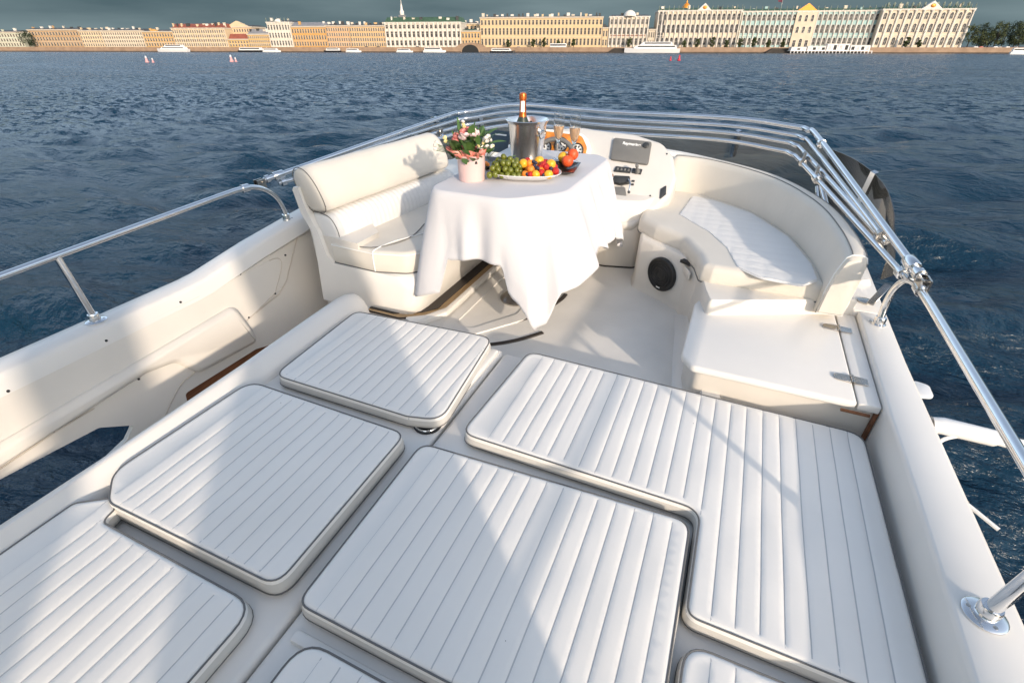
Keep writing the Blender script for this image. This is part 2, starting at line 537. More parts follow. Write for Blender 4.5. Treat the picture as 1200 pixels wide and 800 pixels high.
# sunpad deck: two moulded halves with a dark joint between them
def deck_half(x0, x1, yf):
    b = MB().box(x0, x1, -0.9, yf, -0.05, 0.075).bevel(0.018, 3)
    return b.build('sunpad_deck', 'gel', yacht)
deck_half(-1.56, -0.742, 1.60)
deck_half(-0.732, 0.64, 1.585)
MB().box(-0.7425, -0.7315, -0.9, 1.56, -0.04, 0.045).build('joint_seal', 'rubber', yacht)
# raised lip along the port half of the joint, and the moulded pan edges between the cushions
MB().box(-0.80, -0.752, 1.14, 1.57, 0.07, 0.094).bevel(0.010, 3).build('deck_lip', 'gel', yacht)
MB().box(-0.70, 0.62, 0.305, 0.335, 0.06, 0.088).bevel(0.008, 2).build('deck_lip', 'gel', yacht)
# drain fitting half under the forward port cushion
dr = MB().lathe([(0.001, 0.072), (0.050, 0.074), (0.052, 0.083), (0.040, 0.086), (0.036, 0.078), (0.001, 0.077)], (-0.795, 1.06, 0), 28).build('deck_fitting', 'black', yacht)
MB().loop([(-0.795 + 0.045 * math.cos(a * math.tau / 32), 1.06 + 0.045 * math.sin(a * math.tau / 32), 0.0865) for a in range(32)], 0.003).build('steel_ring', 'steel', dr)

# rounded coaming along the port side of the sunpad
def roll_ring(y, s=1.0, drop=0.0):
    xc = -1.605
    pts = [(xc + 0.10, 0.03), (xc + 0.085, 0.085), (xc + 0.062, 0.122), (xc + 0.03, 0.146), (xc, 0.152), (xc - 0.03, 0.146), (xc - 0.056, 0.122), (xc - 0.070, 0.07), (xc - 0.072, -0.15), (xc - 0.06, -0.6), (xc + 0.1, -0.6)]
    sh = 0.040 * min(1, max(0, (1.5 - y) / 0.7))
    pts = [(x + sh * (0.3 if x > xc else 1.0), z) for x, z in pts]
    return [(xc + (x - xc) * s, y, (z if z < 0 else z * (0.35 + 0.65 * s)) - drop) for x, z in pts]
MB().loft([roll_ring(y, s) for y, s in ((-0.9, 1), (0, 1), (0.5, 1), (1.0, 1), (1.4, 1), (1.58, 1.0), (1.64, 0.94), (1.675, 0.82), (1.695, 0.6), (1.70, 0.4))]).build('port_coaming', 'gel', yacht, 60)

# port wing: narrow ledge, sloping inner panel with its opening, boss and screwed access panel
def wing_z(y):
    pts = [(-1.2, 0.225), (1.35, 0.225), (1.7, 0.28), (2.1, 0.325), (2.9, 0.40)]
    for (a, za), (b, zb) in zip(pts, pts[1:]):
        if y <= b: return za + (zb - za) * max(0, (y - a)) / (b - a)
    return pts[-1][1]
rings = []
for y in (-1.2, 0, 0.6, 1.0, 1.3, 1.38, 1.5, 1.7, 1.9, 2.1, 2.5, 2.9):
    z = wing_z(y)
    rings.append([(-2.226, y, z - 0.075), (-2.240, y, z - 0.022), (-2.247, y, z - 0.006), (-2.256, y, z), (-2.352, y, z + 0.004), (-2.364, y, z - 0.002), (-2.370, y, z - 0.014), (-2.36, y, z - 0.12), (-2.27, y, z - 0.12)])
MB().loft(rings).build('wing_ledge', 'gel', yacht, 50)
WN = Vector((0.976, 0, 0.2185)); WP = Vector((-2.243, 0, 0.205))
WD = Vector((0.2185, 0, -0.976))                                # down the panel
WING = Matrix(((0, WD.x, WN.x, WP.x), (1, 0, 0, 0), (0, WD.z, WN.z, WP.z), (0, 0, 0, 1)))
def wing(px, py):
    p = at_plane(px, py, WP, WN); q = WING.inverted() @ p
    return (q.x, q.y)
def wingpts(L): return [wing(*p) for p in L]
outer = [(-1.2, 0.0), (1.35, 0.0), (1.7, -0.055), (2.1, -0.10), (2.9, -0.17), (2.9, 0.62), (-1.2, 0.62)]
hole_w = fillet(wingpts([(-160, 645), (116, 501), (157, 498), (149, 515), (60, 600), (-100, 720)]), [0, 0.03, 0.01, 0.01, 0, 0], 4)
hole_s = fillet(wingpts([(217, 461), (300, 409), (330, 400), (300, 440), (222, 480)]), [0.02, 0, 0, 0, 0.01], 4)
slab('wing_panel', outer, WING, 0.03, 'gel2', yacht, [hole_w, hole_s])
up = fillet(wingpts([(-60, 493), (334, 296), (322, 343), (297, 368), (262, 398), (-60, 566)]), [0, 0.05, 0.04, 0.06, 0.05, 0], 6)
slab('access_panel', up, WING, 0.012, 'gel2', yacht, z=0.004)
def outline(L, z, r, name, m, close=False):
    P = [WING @ Vector((x, y, z)) for x, y in L]
    MB().tube(P + ([P[0]] if close else []), r, 6).build(name, m, yacht)
outline(up[1:-1], 0.003, 0.0028, 'panel_seal', 'seal')
outline(smooth_path2(wingpts([(170, 437), (195, 424), (216, 424), (229, 434), (213, 449), (200, 472), (188, 500)])), 0.002, 0.003, 'moulding_line', 'seal')
outline(wingpts([(-60, 588), (0, 549), (62, 507), (110, 478)]), 0.002, 0.003, 'moulding_line', 'seal')
outline(wingpts([(352, 262), (335, 330), (326, 345), (300, 366)]), 0.002, 0.004, 'moulding_line', 'seal')
boss = fillet(wingpts([(-60, 552), (272, 357), (292, 384), (300, 400), (232, 437), (204, 424), (170, 437), (-60, 583)]), [0, 0.05, 0.05, 0.03, 0.05, 0.05, 0.05, 0], 6)
if area(boss) < 0: boss = boss[::-1]
MB().loft([[WING @ Vector((x, y, d)) for x, y in inset(boss, q)] for q, d in ((0.0, -0.01), (0.0, 0.008), (0.004, 0.018), (0.016, 0.034), (0.028, 0.040))]).build('armrest_boss', 'gel2', yacht, 50)
for k, (px, py) in enumerate([(334, 299), (281, 321), (211, 354), (124, 399), (9, 458), (322, 344), (291, 372), (232, 426), (162, 444), (62, 505)]):
    u, v = wing(px, py)
    MB().lathe([(0.0055, -0.004), (0.0055, 0.001), (0.0035, 0.0035), (0.0005, 0.0035)], n=10, m=WING @ Matrix.Translation((u, v, 0.0045))).build('screw', 'hole', yacht)
slab('stair_board', wingpts([(190, 490), (205, 455), (310, 400), (345, 400), (320, 450), (225, 500)]), WING, 0.02, 'wood', yacht, z=-0.045)
# stair treads down to the main deck between wing and coaming
for k in range(3):
    MB().box(-2.30, -1.70, 1.02 - 0.30 * k + (0.15 if k == 0 else 0), 1.85 - 0.30 * k, -0.52 - 0.24 * k, -0.48 - 0.24 * k).bevel(0.006).build('stair_tread', 'wood', yacht) if k == 0 else None
# cove that closes the stairwell between the wing panel and the settee
cvp = [(-2.26, 2.30), (-2.20, 2.12), (-2.10, 1.96), (-2.00, 1.86), (-1.88, 1.80), (-1.62, 1.78), (-1.62, 1.95), (-2.26, 2.5)]
MB().loft([[(x + 0.10 * max(0, -z) * (x < -2), y, z) for x, y in cvp] for z in (-0.9, -0.3, 0.0, 0.15, 0.30, 0.36)]).build('stair_bulkhead', 'gel2', yacht, 60)

# ---- port settee moulding
def settee_ring(y, s=1.0, x_in=0.0):
    return [(-1.955, y, 0.60), (-1.965, y, 0.585), (-1.945, y, 0.47), (-1.90, y, 0.38), (-1.90, y, 0.30), (-1.93, y, 0.0), (-1.93, y, -0.02), (-1.33 - x_in, y, 0.0), (-1.31 - x_in, y, 0.03), (-1.285 - x_in, y, 0.155), (-1.305 - x_in, y, 0.21), (-1.33 - x_in, y, 0.222), (-1.80, y, 0.222), (-1.835, y, 0.26), (-1.86, y, 0.38), (-1.905, y, 0.49), (-1.925, y, 0.60)]
sb = MB().loft([settee_ring(y, 1, xi) for y, xi in ((1.775, 0.10), (1.785, 0.055), (1.80, 0.03), (1.84, 0.008), (1.90, 0.0), (2.3, 0), (2.70, 0), (2.82, 0.02), (2.86, 0.1))])
settee = sb.build('settee_base', 'gel', yacht, 40)
MB().prism([(-1.60, 1.76), (-1.45, 1.76), (-1.32, 1.83), (-1.265, 1.90), (-1.265, 2.75), (-1.60, 2.75)], 0.0, 0.012).build('settee_kick_seal', 'rubber', yacht)
pl = fillet([(-1.60, 1.735), (-1.40, 1.735), (-1.275, 1.80), (-1.215, 1.90), (-1.215, 2.72), (-1.60, 2.72)], [0, .04, .05, .05, 0, 0])
MB().prism(pl, 0.0005, 0.008).build('plinth_tread', 'tan', yacht)
MB().tube([(x, y, 0.008) for x, y in [(-1.60, 1.735)] + fillet([(-1.60, 1.735), (-1.40, 1.735), (-1.275, 1.80), (-1.215, 1.90), (-1.215, 2.72), (-1.93, 2.72)], [0, .04, .05, .05, 0, 0])[1:-1]], 0.0045, 6).build('plinth_seal', 'rubber', yacht)
MB().prism(fillet([(-1.30, 1.70), (-1.245, 1.745), (-1.185, 1.86), (-1.185, 2.70), (-1.213, 2.70), (-1.213, 1.90), (-1.27, 1.79), (-1.36, 1.725)], 0.02), 0.0, 0.03).bevel(0.006).build('plinth_kerb', 'gel', yacht)
# moulded foot recess with raised frame on the floor
fr_o = fillet([(-1.165, 1.74), (-0.99, 1.74), (-0.80, 1.99), (-0.80, 2.2), (-1.165, 2.62)], 0.06)
fr_i = fillet([(-1.11, 1.80), (-1.01, 1.80), (-0.86, 2.02), (-0.86, 2.15), (-1.11, 2.48)], 0.05)
slab('floor_moulding', fr_o, Matrix.Translation((0, 0, 0.007)), 0.007, 'gel', yacht, [fr_i])
for arc in ([(-1.10, 1.752), (-1.0, 1.80), (-0.889, 1.905), (-0.80, 2.01), (-0.74, 2.14), (-0.705, 2.27), (-0.70, 2.34)],
            [(-0.90, 1.69), (-0.864, 1.713), (-0.80, 1.763), (-0.735, 1.832), (-0.676, 1.912)]):
    P = smooth_path([(x, y, 0.0) for x, y in arc], 6); L = []
    mb = MB()
    R = []
    for i, p in enumerate(P):
        t = (P[min(i + 1, len(P) - 1)] - P[max(i - 1, 0)]).normalized(); s = Vector((t.y, -t.x, 0)) * 0.012
        R.append([p - s + Vector((0, 0, .0005)), p + s + Vector((0, 0, .0005)), p + s * 0.8 + Vector((0, 0, 0.006)), p - s * 0.8 + Vector((0, 0, 0.006))])
    mb.loft(R).build('floor_track', 'rubber', yacht)

# ---- starboard coaming: flat ledge, inner wall, outer bulwark and rubbing strake
SX = lambda y: 0.742 + 0.035 * max(0, (1.9 - y)) / 1.5
rings = []
for y in (-1.2, 0.0, 0.6, 1.2, 1.6, 1.9, 2.25, 2.6, 3.0):
    xo, xi = SX(y) if y < 2.3 else 0.735, (0.632 if y < 1.60 else 0.628)
    zz = 0.24
    rings.append([(xi + 0.004, y, -0.05), (xi + 0.002, y, zz - 0.02), (xi + 0.004, y, zz - 0.004), (xi + 0.010, y, zz), (xo - 0.014, y, zz), (xo - 0.004, y, zz - 0.004), (xo, y, zz - 0.014), (xo + 0.022, y, zz - 0.05), (xo + 0.05, y, zz - 0.5), (xo - 0.2, y, zz - 0.8)])
MB().loft(rings).build('starboard_coaming', 'gel', yacht, 50)
MB().tube([(SX(y) + 0.024, y, 0.178) for y in (-1.0, 0, 0.6, 1.2, 1.55)], 0.011, 8).build('rubbing_strake', 'cover', yacht)
# little folding cleat on the outer edge
cl = MB().prism(fillet([(-0.05, 0), (0.05, 0), (0.035, 0.05), (-0.035, 0.05)], 0.02), 0.21, 0.222, m=Matrix.Translation((0.745, 1.77, 0)) @ Matrix.Rotation(-math.pi / 2, 4, 'Z')).bevel(0.003).build('cleat', 'white_paint', yacht)

# ---- locker abaft the starboard seat
lk = MB().prism(fillet([(0.035, 1.625), (0.625, 1.625), (0.625, 2.26), (0.02, 2.26), (-0.005, 1.80)], [.04, 0, 0, .03, .1]), -0.02, 0.186).build('locker', 'gel2', yacht)
lid_poly = fillet([(0.025, 1.595), (0.556, 1.600), (0.548, 2.262), (0.04, 2.262), (-0.022, 2.10), (-0.022, 1.66)], [.03, 0, 0, .02, .08, .05], 8)
MB().prism(lid_poly, 0.188, 0.218).bevel(0.010, 3).build('locker_lid', 'gel', lk)
MB().prism([(0.5605, 1.602), (0.6255, 1.604), (0.6255, 2.262), (0.5525, 2.262)], 0.188, 0.217).bevel(0.004, 2).build('locker_hinge_board', 'gel', lk)
for (hx, hy) in ((0.545, 2.105), (0.552, 1.735)):
    T = Matrix.Translation((hx, hy, 0.218)) @ Matrix.Rotation(math.radians(0), 4, 'Z')
    h = MB()
    h.prism(fillet([(-0.055, -0.018), (-0.004, -0.023), (-0.004, 0.023), (-0.055, 0.018)], [.014, 0, 0, .014]), 0, 0.006, m=T)
    h.prism(fillet([(0.008, -0.023), (0.05, -0.02), (0.05, 0.02), (0.008, 0.023)], [0, .004, .004, 0]), 0, 0.005, m=T)
    for a, b in ((-0.022, -0.008), (-0.006, 0.008), (0.010, 0.022)):
        h.tube([T @ Vector((0.002, a, 0.005)), T @ Vector((0.002, b, 0.005))], 0.0065, 8)
    h.bevel(0.0015, 1).build('locker_hinge', 'steel_dark', lk)
    for q in ((-0.035, 0.008), (-0.035, -0.008), (0.034, 0.010), (0.034, -0.010)):
        pass
MB().box(0.515, 0.60, 1.586, 1.5945, 0.180, 0.188).build('latch_strip', 'stain', lk)
MB().prism([(0.617, 1.607), (0.6275, 1.607), (0.6275, 1.622), (0.617, 1.622)], 0.06, 0.19).build('corner_trim', 'stain', lk)
# coved foot of the locker and floor fillet
cv = []
for (x, y) in [(0.05, 1.60), (0.015, 1.75), (-0.01, 1.95), (-0.03, 2.15), (-0.06, 2.35)]:
    cv.append([(x + 0.10, y, 0.1), (x + 0.035, y, 0.10), (x + 0.02, y, 0.045), (x - 0.005, y, 0.016), (x - 0.05, y, 0.0015), (x + 0.1, y, 0.0)])
MB().loft(cv).build('floor_cove', 'gel', yacht, 60)

# ---- starboard seat: base, cushion with linen inset, curved backrest
sb_poly = [(-0.400, 2.70), (-0.378, 2.60), (-0.30, 2.545), (-0.20, 2.49), (-0.10, 2.41), (-0.045, 2.31), (-0.005, 2.12), (0.03, 2.0), (0.62, 2.27), (0.62, 2.6), (0.4, 3.1), (-0.1, 3.45), (-0.36, 3.40), (-0.41, 2.9)]
sp = fillet(sb_poly, [.03, .04, .03, .03, .05, .05, .03, .03, 0, 0, .1, .1, 0, 0])
lower = [(x, y, 0.0) for x, y in inset(sp[::-1] if area(sp) < 0 else sp, -0.012)]
spc = sp[::-1] if area(sp) < 0 else sp
MB().loft([[(x, y, 0.0) for x, y in inset(spc, -0.012)], [(x, y, 0.012) for x, y in inset(spc, -0.004)], [(x, y, 0.03) for x, y in spc], [(x, y, 0.272) for x, y in inset(spc, 0.006)], [(x, y, 0.286) for x, y in inset(spc, 0.016)]]).build('seat_base', 'gel2', yacht, 50)
# loudspeaker in the base
SA, SBp = Vector((-0.30, 2.545, 0)), Vector((-0.10, 2.41, 0))
sd = (SBp - SA).normalized(); sn = Vector((sd.y, -sd.x, 0))
def spk_frame(c, off): 
    o = c + sn * off
    return Matrix(((sd.x, 0, sn.x, o.x), (sd.y, 0, sn.y, o.y), (0, 1, 0, o.z), (0, 0, 0, 1)))
SPK = spk_frame(Vector((-0.222, 2.492, 0.150)), 0.0)
spk = MB().lathe([(0.093, -0.006), (0.093, 0.006), (0.088, 0.012), (0.082, 0.012), (0.080, 0.008), (0.001, 0.013)], n=40, m=SPK).build('loudspeaker', 'black', yacht)
for r in (0.02, 0.035, 0.05, 0.065):
    MB().lathe([(r, 0.010), (r + 0.003, 0.0145), (r + 0.006, 0.010)], n=32, m=SPK, closed=True).build('grille_ring', 'black', spk)
MB().box(-0.012, 0.012, -0.076, -0.070, 0.010, 0.0135, m=SPK).build('badge', 'letter', spk)
HF = spk_frame(Vector((-0.105, 2.415, 0.235)), 0.004)
MB().prism(fillet([(-0.005, -0.02), (0.075, -0.03), (0.075, 0.018), (-0.005, 0.022)], 0.012), 0, 0.008, m=HF @ Matrix.Rotation(math.radians(-28), 4, 'Y')).bevel(0.003).build('finger_pull', 'gel2', yacht)
MB().box(-0.03, 0.03, 0.03, 0.044, -0.03, 0.012, m=HF).build('catch', 'black', yacht)

seat_poly = fillet([(-0.435, 2.90), (-0.415, 2.74), (-0.31, 2.63), (-0.155, 2.53), (-0.06, 2.34), (-0.028, 2.215), (0.02, 2.195), (0.475, 2.205), (0.455, 2.42), (0.37, 2.76), (0.17, 3.11), (-0.13, 3.34), (-0.33, 3.36), (-0.40, 3.15)], [.07, .08, .07, .09, .08, .03, .03, .02, .1, .1, .1, .1, .03, .1], 6)
me, spl = pad_mesh('seat_cushion', seat_poly, 0.270, 0.362, rad=0.035, seam=0, gy=0.05, seed=3.0, wob=0.15)
seatc = link('seat_cushion', me, ['leather', 'leather'], yacht, 50)
MB().loop([(x, y, 0.276) for x, y in inset(spl, -0.003)], 0.003).build('piping', 'piping', seatc)
ins = [at_z(px, py, 0.366) for px, py in [(796, 250.6), (832, 272), (852, 290), (864, 312), (893, 325), (940, 334)]] + [Vector(p) for p in ((0.436, 2.235, 0), (0.423, 2.40, 0), (0.34, 2.72, 0), (0.155, 3.045, 0), (-0.05, 3.20, 0), (-0.19, 3.255, 0))]
isl = fillet([(p.x, p.y) for p in ins], [.03, .10, .08, .025, .08, .05, .02, .08, .10, .10, .08, .03], 6)
me, _ = pad_mesh('linen_inset', isl, 0.357, 0.3672, rad=0.006, seam=0, gy=0.0125, quilt=0.075, seed=8.0, wob=0.3)
link('linen_inset', me, ['linen', 'linen'], seatc, 50)

jl = smooth_path([(-0.365, 3.33, 0), (-0.15, 3.30, 0), (0.16, 3.07, 0), (0.35, 2.73, 0), (0.43, 2.40, 0), (0.457, 2.14, 0)], 8)
rings = []
for i, p in enumerate(jl):
    t = (jl[min(i + 1, len(jl) - 1)] - jl[max(i - 1, 0)]).normalized(); o = Vector((-t.y, t.x, 0))
    if o.dot(Vector((0.5, 1, 0))) < 0: o = -o
    w = 1.0
    e = min(i, len(jl) - 1 - i)
    w = 1.0 if e >= 2 else (0.88 if e == 0 else 0.97)
    zt = 0.516 + 0.052 * (1 - (i / (len(jl) - 1)) ** 2.5)
    prof = [(0.0, 0.245), (0.004, 0.34), (0.014, 0.43), (0.028, zt - 0.035), (0.036, zt - 0.012), (0.052, zt), (0.085, zt + 0.002), (0.104, zt - 0.006), (0.113, zt - 0.03), (0.112, 0.40), (0.10, 0.245)]
    cx, cz = 0.056, 0.39
    rings.append([p + o * (cx + (a - cx) * w) + Vector((0, 0, cz + (b_ - cz) * (w if e < 2 else 1))) for a, b_ in prof])
bk = MB().loft(rings).build('seat_backrest', 'leather', yacht, 55)
for k in (5, 7):
    MB().tube([r[k] + Vector((0, 0, 0.0005)) for r in rings[1:-1]], 0.0025, 6).build('seam_piping', 'cover', bk)
MB().loop([p for p in rings[-2]], 0.003).build('piping', 'letter', bk)

# ---- port settee upholstery
def upholstered_roll(name, prof, y0, y1, z_off=0.0, m='leather', end=0.03, pleat=0.0, n=14, yc=lambda y: 0.0):
    cx = sum(p[0] for p in prof) / len(prof); cz = sum(p[1] for p in prof) / len(prof)
    R = []
    ys = [(y0, 0.80), (y0 + end * 0.25, 0.93), (y0 + end, 1.0)] + [(y0 + end + (y1 - y0 - 2 * end) * k / n, 1.0) for k in range(1, n)] + [(y1 - end, 1.0), (y1 - end * 0.25, 0.93), (y1, 0.80)]
    for y, s in ys:
        s *= 1 + pleat * math.cos(y * math.tau / 0.034)
        R.append([(cx + (x - cx) * s + yc(y), y, cz + (z - cz) * s + 0.003 * noise.noise(Vector((y * 9, x * 7, z * 7)))) for x, z in prof])
    return MB().loft(R).build(name, m, yacht, 60)
def closed_spline(pts, n=5):
    P = [Vector((x, z, 0)) for x, z in pts]; out = []; N = len(P)
    for i in range(N):
        p0, p1, p2, p3 = P[i - 1], P[i], P[(i + 1) % N], P[(i + 2) % N]
        for k in range(n):
            t = k / n
            q = 0.5 * ((2 * p1) + (p2 - p0) * t + (2 * p0 - 5 * p1 + 4 * p2 - p3) * t * t + (3 * p1 - p0 - 3 * p2 + p3) * t ** 3)
            out.append((q.x, q.y))
    return out
taper = lambda y: 0.10 * (y - 1.79) / 0.87 * 0.9
roll_prof = closed_spline([(-1.958, 0.60), (-1.965, 0.655), (-1.935, 0.688), (-1.885, 0.68), (-1.84, 0.63), (-1.805, 0.55), (-1.800, 0.497), (-1.83, 0.482), (-1.90, 0.49)])
r1 = upholstered_roll('backrest_roll', roll_prof, 1.79, 2.84, yc=taper, end=0.035)
lum_prof = closed_spline([(-1.90, 0.47), (-1.84, 0.472), (-1.79, 0.452), (-1.762, 0.40), (-1.757, 0.34), (-1.77, 0.27), (-1.80, 0.235), (-1.85, 0.26), (-1.87, 0.36)])
r2 = upholstered_roll('lumbar_cushion', lum_prof, 1.80, 2.86, yc=taper, m='linen', end=0.03, pleat=0.012, n=180)
for nm, o, prof in (('piping', r1, roll_prof), ('piping', r2, lum_prof)):
    MB().loop([(x + (0 if nm else 0), 1.80 if o is r1 else 1.81, z) for x, z in prof], 0.0022).build(nm, 'cover', o)
seat_p = fillet([(-1.80, 1.785), (-1.53, 1.775), (-1.37, 1.82), (-1.285, 1.92), (-1.275, 2.1), (-1.275, 2.80), (-1.72, 2.84)], [.01, .03, .10, .10, .03, .04, .02], 8)
me, spl = pad_mesh('settee_cushion', seat_p, 0.223, 0.335, rad=0.022, seam=0, gy=0.05, seed=5.5)
stc = link('settee_cushion', me, ['leather', 'leather'], yacht, 50)
MB().loop([(x, y, 0.226) for x, y in inset(spl, -0.001)], 0.0028).build('piping', 'piping', stc)
MB().loop([(x, y, 0.322) for x, y in inset(spl, -0.0005)], 0.0024).build('piping', 'letter', stc)
MB().tube(smooth_path([(-1.53, 1.772, 0.23), (-1.53, 1.772, 0.315), (-1.53, 1.80, 0.337), (-1.50, 1.93, 0.339), (-1.42, 2.10, 0.339), (-1.40, 2.3, 0.339)], 5), 0.003, 6).build('seam_piping', 'letter', stc)
MB().tube(smooth_path([(-1.79, 1.80, 0.338), (-1.56, 1.805, 0.339), (-1.46, 1.98, 0.339), (-1.50, 2.2, 0.339)], 5), 0.0025, 6).build('seam_piping', 'cover', stc)
MB().prism(fillet([(-0.03, -0.01), (0.03, -0.01), (0.02, 0.02), (-0.02, 0.02)], 0.008), 0, 0.012, m=Matrix.Translation((-1.755, 2.22, 0.335))).build('pull_tab', 'leather', stc)

# ---- helm console
S45 = Vector((0, 0.715, 0.699)); N45 = Vector((0, -0.699, 0.715)); O45 = Vector((0, 2.82, 0.30))
DASH = Matrix(((1, 0, 0, 0), (0, S45.y, N45.y, O45.y), (0, S45.z, N45.z, O45.z), (0, 0, 0, 1)))
def dash(px, py):
    q = DASH.inverted() @ at_plane(px, py, O45, N45); return (q.x, q.y)
dz = [(-1.32, -0.06), (-0.60, -0.06), (-0.462, -0.035), (-0.385, 0.05), (-0.297, 0.19), (-0.285, 0.31), (-0.335, 0.45), (-0.42, 0.535), (-0.60, 0.58), (-0.865, 0.592), (-0.93, 0.60), (-1.32, 0.55)]
dzf = fillet(dz, [0, .05, .06, .06, .08, .08, .08, .10, .1, .05, 0, 0], 6)
mb = MB()
Rr = []
for dpt, ins_ in ((0.0, 0.022), (-0.006, 0.008), (-0.022, 0.0), (-0.10, 0.0), (-0.30, 0.02)):
    Rr.append([DASH @ Vector((x, y, dpt)) for x, y in inset(dzf, ins_)])
mb.loft(Rr)
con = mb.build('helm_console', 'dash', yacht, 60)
MB().prism(fillet([(-1.25, 2.80), (-0.60, 2.792), (-0.43, 2.835), (-0.36, 2.98), (-0.34, 3.6), (-1.25, 3.6)], [0, .05, .05, .05, 0, 0]), 0.0, 0.42).bevel(0.01).build('console_pedestal', 'gel2', con)
MB().prism(fillet([(-1.25, 2.797), (-0.60, 2.789), (-0.427, 2.833), (-0.357, 2.98), (-0.34, 3.6), (-1.25, 3.6)], [0, .05, .05, .05, 0, 0]), 0.0005, 0.009).build('pedestal_seal', 'rubber', con)
def on_dash(name, pxs, h, m, r=0.01, parent=None, z=0.0, bev=0.003):
    poly = fillet([dash(*p) for p in pxs], r, 4)
    if area(poly) < 0: poly = poly[::-1]
    return MB().prism(poly, z - 0.004, z + h, m=DASH).bevel(bev, 2).build(name, m, parent or con)
disp = on_dash('display_cover', [(719.5, 163), (764, 168), (759.5, 194.5), (715.5, 188)], 0.016, 'cover', 0.016)
def dpos(px, py, z=0.0):
    x, y = dash(px, py); return DASH @ Vector((x, y, z))
MB().lathe([(0.019, 0.0), (0.019, 0.006), (0.014, 0.010), (0.001, 0.010)], n=20, m=DASH @ Matrix.Translation((*dash(757, 172.5), 0.015))).build('corner_knob', 'dash_black', disp)
def lettering(txt, frame, size, parent, m='letter', name='lettering', bold=0.0):
    cu = bpy.data.curves.new('text', 'FONT'); cu.body = txt; cu.size = size; cu.extrude = 0.0004; cu.align_x = 'CENTER'; cu.align_y = 'CENTER'; cu.offset = bold
    o = bpy.data.objects.new('text', cu); COL.objects.link(o)
    bpy.context.view_layer.update()
    me = bpy.data.meshes.new_from_object(o.evaluated_get(bpy.context.evaluated_depsgraph_get()))
    bpy.data.objects.remove(o)
    me.transform(frame)
    return link(name, me, m, parent, 0)
tx, ty = dash(741, 171); tx2, ty2 = dash(750, 172.1)
lettering('Raymarine', DASH @ Matrix.Translation((tx - 0.003, ty, 0.0166)) @ Matrix.Rotation(math.atan2(ty2 - ty, tx2 - tx), 4, 'Z'), 0.026, disp, bold=0.0008)
sw = on_dash('switch_panel', [(722, 195.5), (740, 197.5), (738.5, 203.5), (719, 201.5)], 0.008, 'dash_black', 0.004)
for k in range(4):
    MB().box(-0.006, 0.006, -0.008, 0.008, 0.004, 0.012, m=DASH @ Matrix.Translation((*dash(724 + 4.2 * k, 199 + 0.45 * k), 0))).bevel(0.002, 1).build('rocker_switch', 'cover', sw)
sw = on_dash('switch_panel', [(741.5, 197.5), (753, 199), (751, 205), (740, 203)], 0.008, 'dash_black', 0.004)
jb = MB().lathe([(0.016, 0.006), (0.016, 0.012), (0.010, 0.020), (0.006, 0.05), (0.010, 0.062), (0.009, 0.078), (0.001, 0.082)], n=16, m=DASH @ Matrix.Translation((*dash(747, 202), 0))).build('joystick', 'cover', sw)
th = on_dash('throttle_pod', [(719.5, 208), (739, 209), (738, 216.5), (726, 218), (717.5, 215.5)], 0.030, 'dash_black', 0.012, bev=0.010)
for (a, b_, c_) in (((719, 212), (713, 219), (709.5, 225)), ((737, 214), (739, 221), (737, 230))):
    MB().tube(smooth_path([dpos(*a, 0.035), dpos(*b_, 0.055), dpos(*c_, 0.045)], 5), 0.0045, 8).build('throttle_lever', 'steel', th)
MB().ball(dpos(718, 211, 0.048), 0.010, 2).build('lever_knob', 'stain', th)
MB().ball(dpos(737.5, 230, 0.047), 0.009, 2).build('lever_knob', 'dash_black', th)
comp = on_dash('compass_hood', [(712, 221.5), (733, 222.5), (734.5, 233), (730.5, 240.5), (713, 239)], 0.035, 'cover', 0.014, bev=0.015)
for p in ((742, 212.5), (741, 216.5)):
    MB().box(-0.009, 0.009, -0.006, 0.006, -0.002, 0.006, m=DASH @ Matrix.Translation((*dash(*p), 0))).bevel(0.002, 1).build('push_button', 'dash_black', con)
on_dash('side_switch', [(774, 222), (781, 217.5), (780.5, 228), (773, 234)], 0.006, 'dash_black', 0.004)
for p in ((762, 229.5), (781.5, 180.5), (718, 255)):
    MB().lathe([(0.005, -0.002), (0.005, 0.002), (0.001, 0.003)], n=10, m=DASH @ Matrix.Translation((*dash(*p), 0.0))).build('screw', 'hole', con)
# binnacle with burl instrument panel, gauges and wheel
BT = Matrix.Translation((0, 3.10, 0.56)) @ Matrix.Rotation(math.radians(75), 4, 'X')
BIN = Matrix.Translation((-1.015, 3.06, 0.575)) @ Matrix.Rotation(math.radians(68), 4, 'X')
bp_ = fillet([(-0.175, -0.10), (0.165, -0.10), (0.165, 0.06), (0.12, 0.125), (-0.175, 0.135)], [.01, .03, .04, .05, .01])
MB().prism(inset(bp_, -0.016), -0.18, -0.0045, m=BIN).bevel(0.008, 2).build('binnacle', 'gel', con)
burl = MB().prism(bp_, -0.008, 0.004, m=BIN).bevel(0.003, 2).build('instrument_panel', 'burl', con)
for gx, gy in ((-0.105, 0.035), (0.105, 0.035), (0.0, 0.06)):
    G = BIN @ Matrix.Translation((gx, gy, 0.004))
    ga = MB().lathe([(0.044, 0), (0.044, 0.010), (0.038, 0.012), (0.037, 0.004), (0.001, 0.004)], n=28, m=G).build('gauge', 'black', burl)
    MB().lathe([(0.036, 0.003), (0.0355, 0.0055), (0.001, 0.0055)], n=28, m=G).build('gauge_face', 'gauge', burl)
    nb = MB()
    for a in range(8):
        nb.box(0.018, 0.031, -0.004, 0.004, 0.0056, 0.0068, m=G @ Matrix.Rotation(a * math.tau / 8 + 0.3, 4, 'Z'))
    nb.box(-0.003, 0.026, -0.003, 0.003, 0.007, 0.0085, m=G @ Matrix.Rotation(2.2, 4, 'Z'))
    nb.build('gauge_marks', 'black', burl)
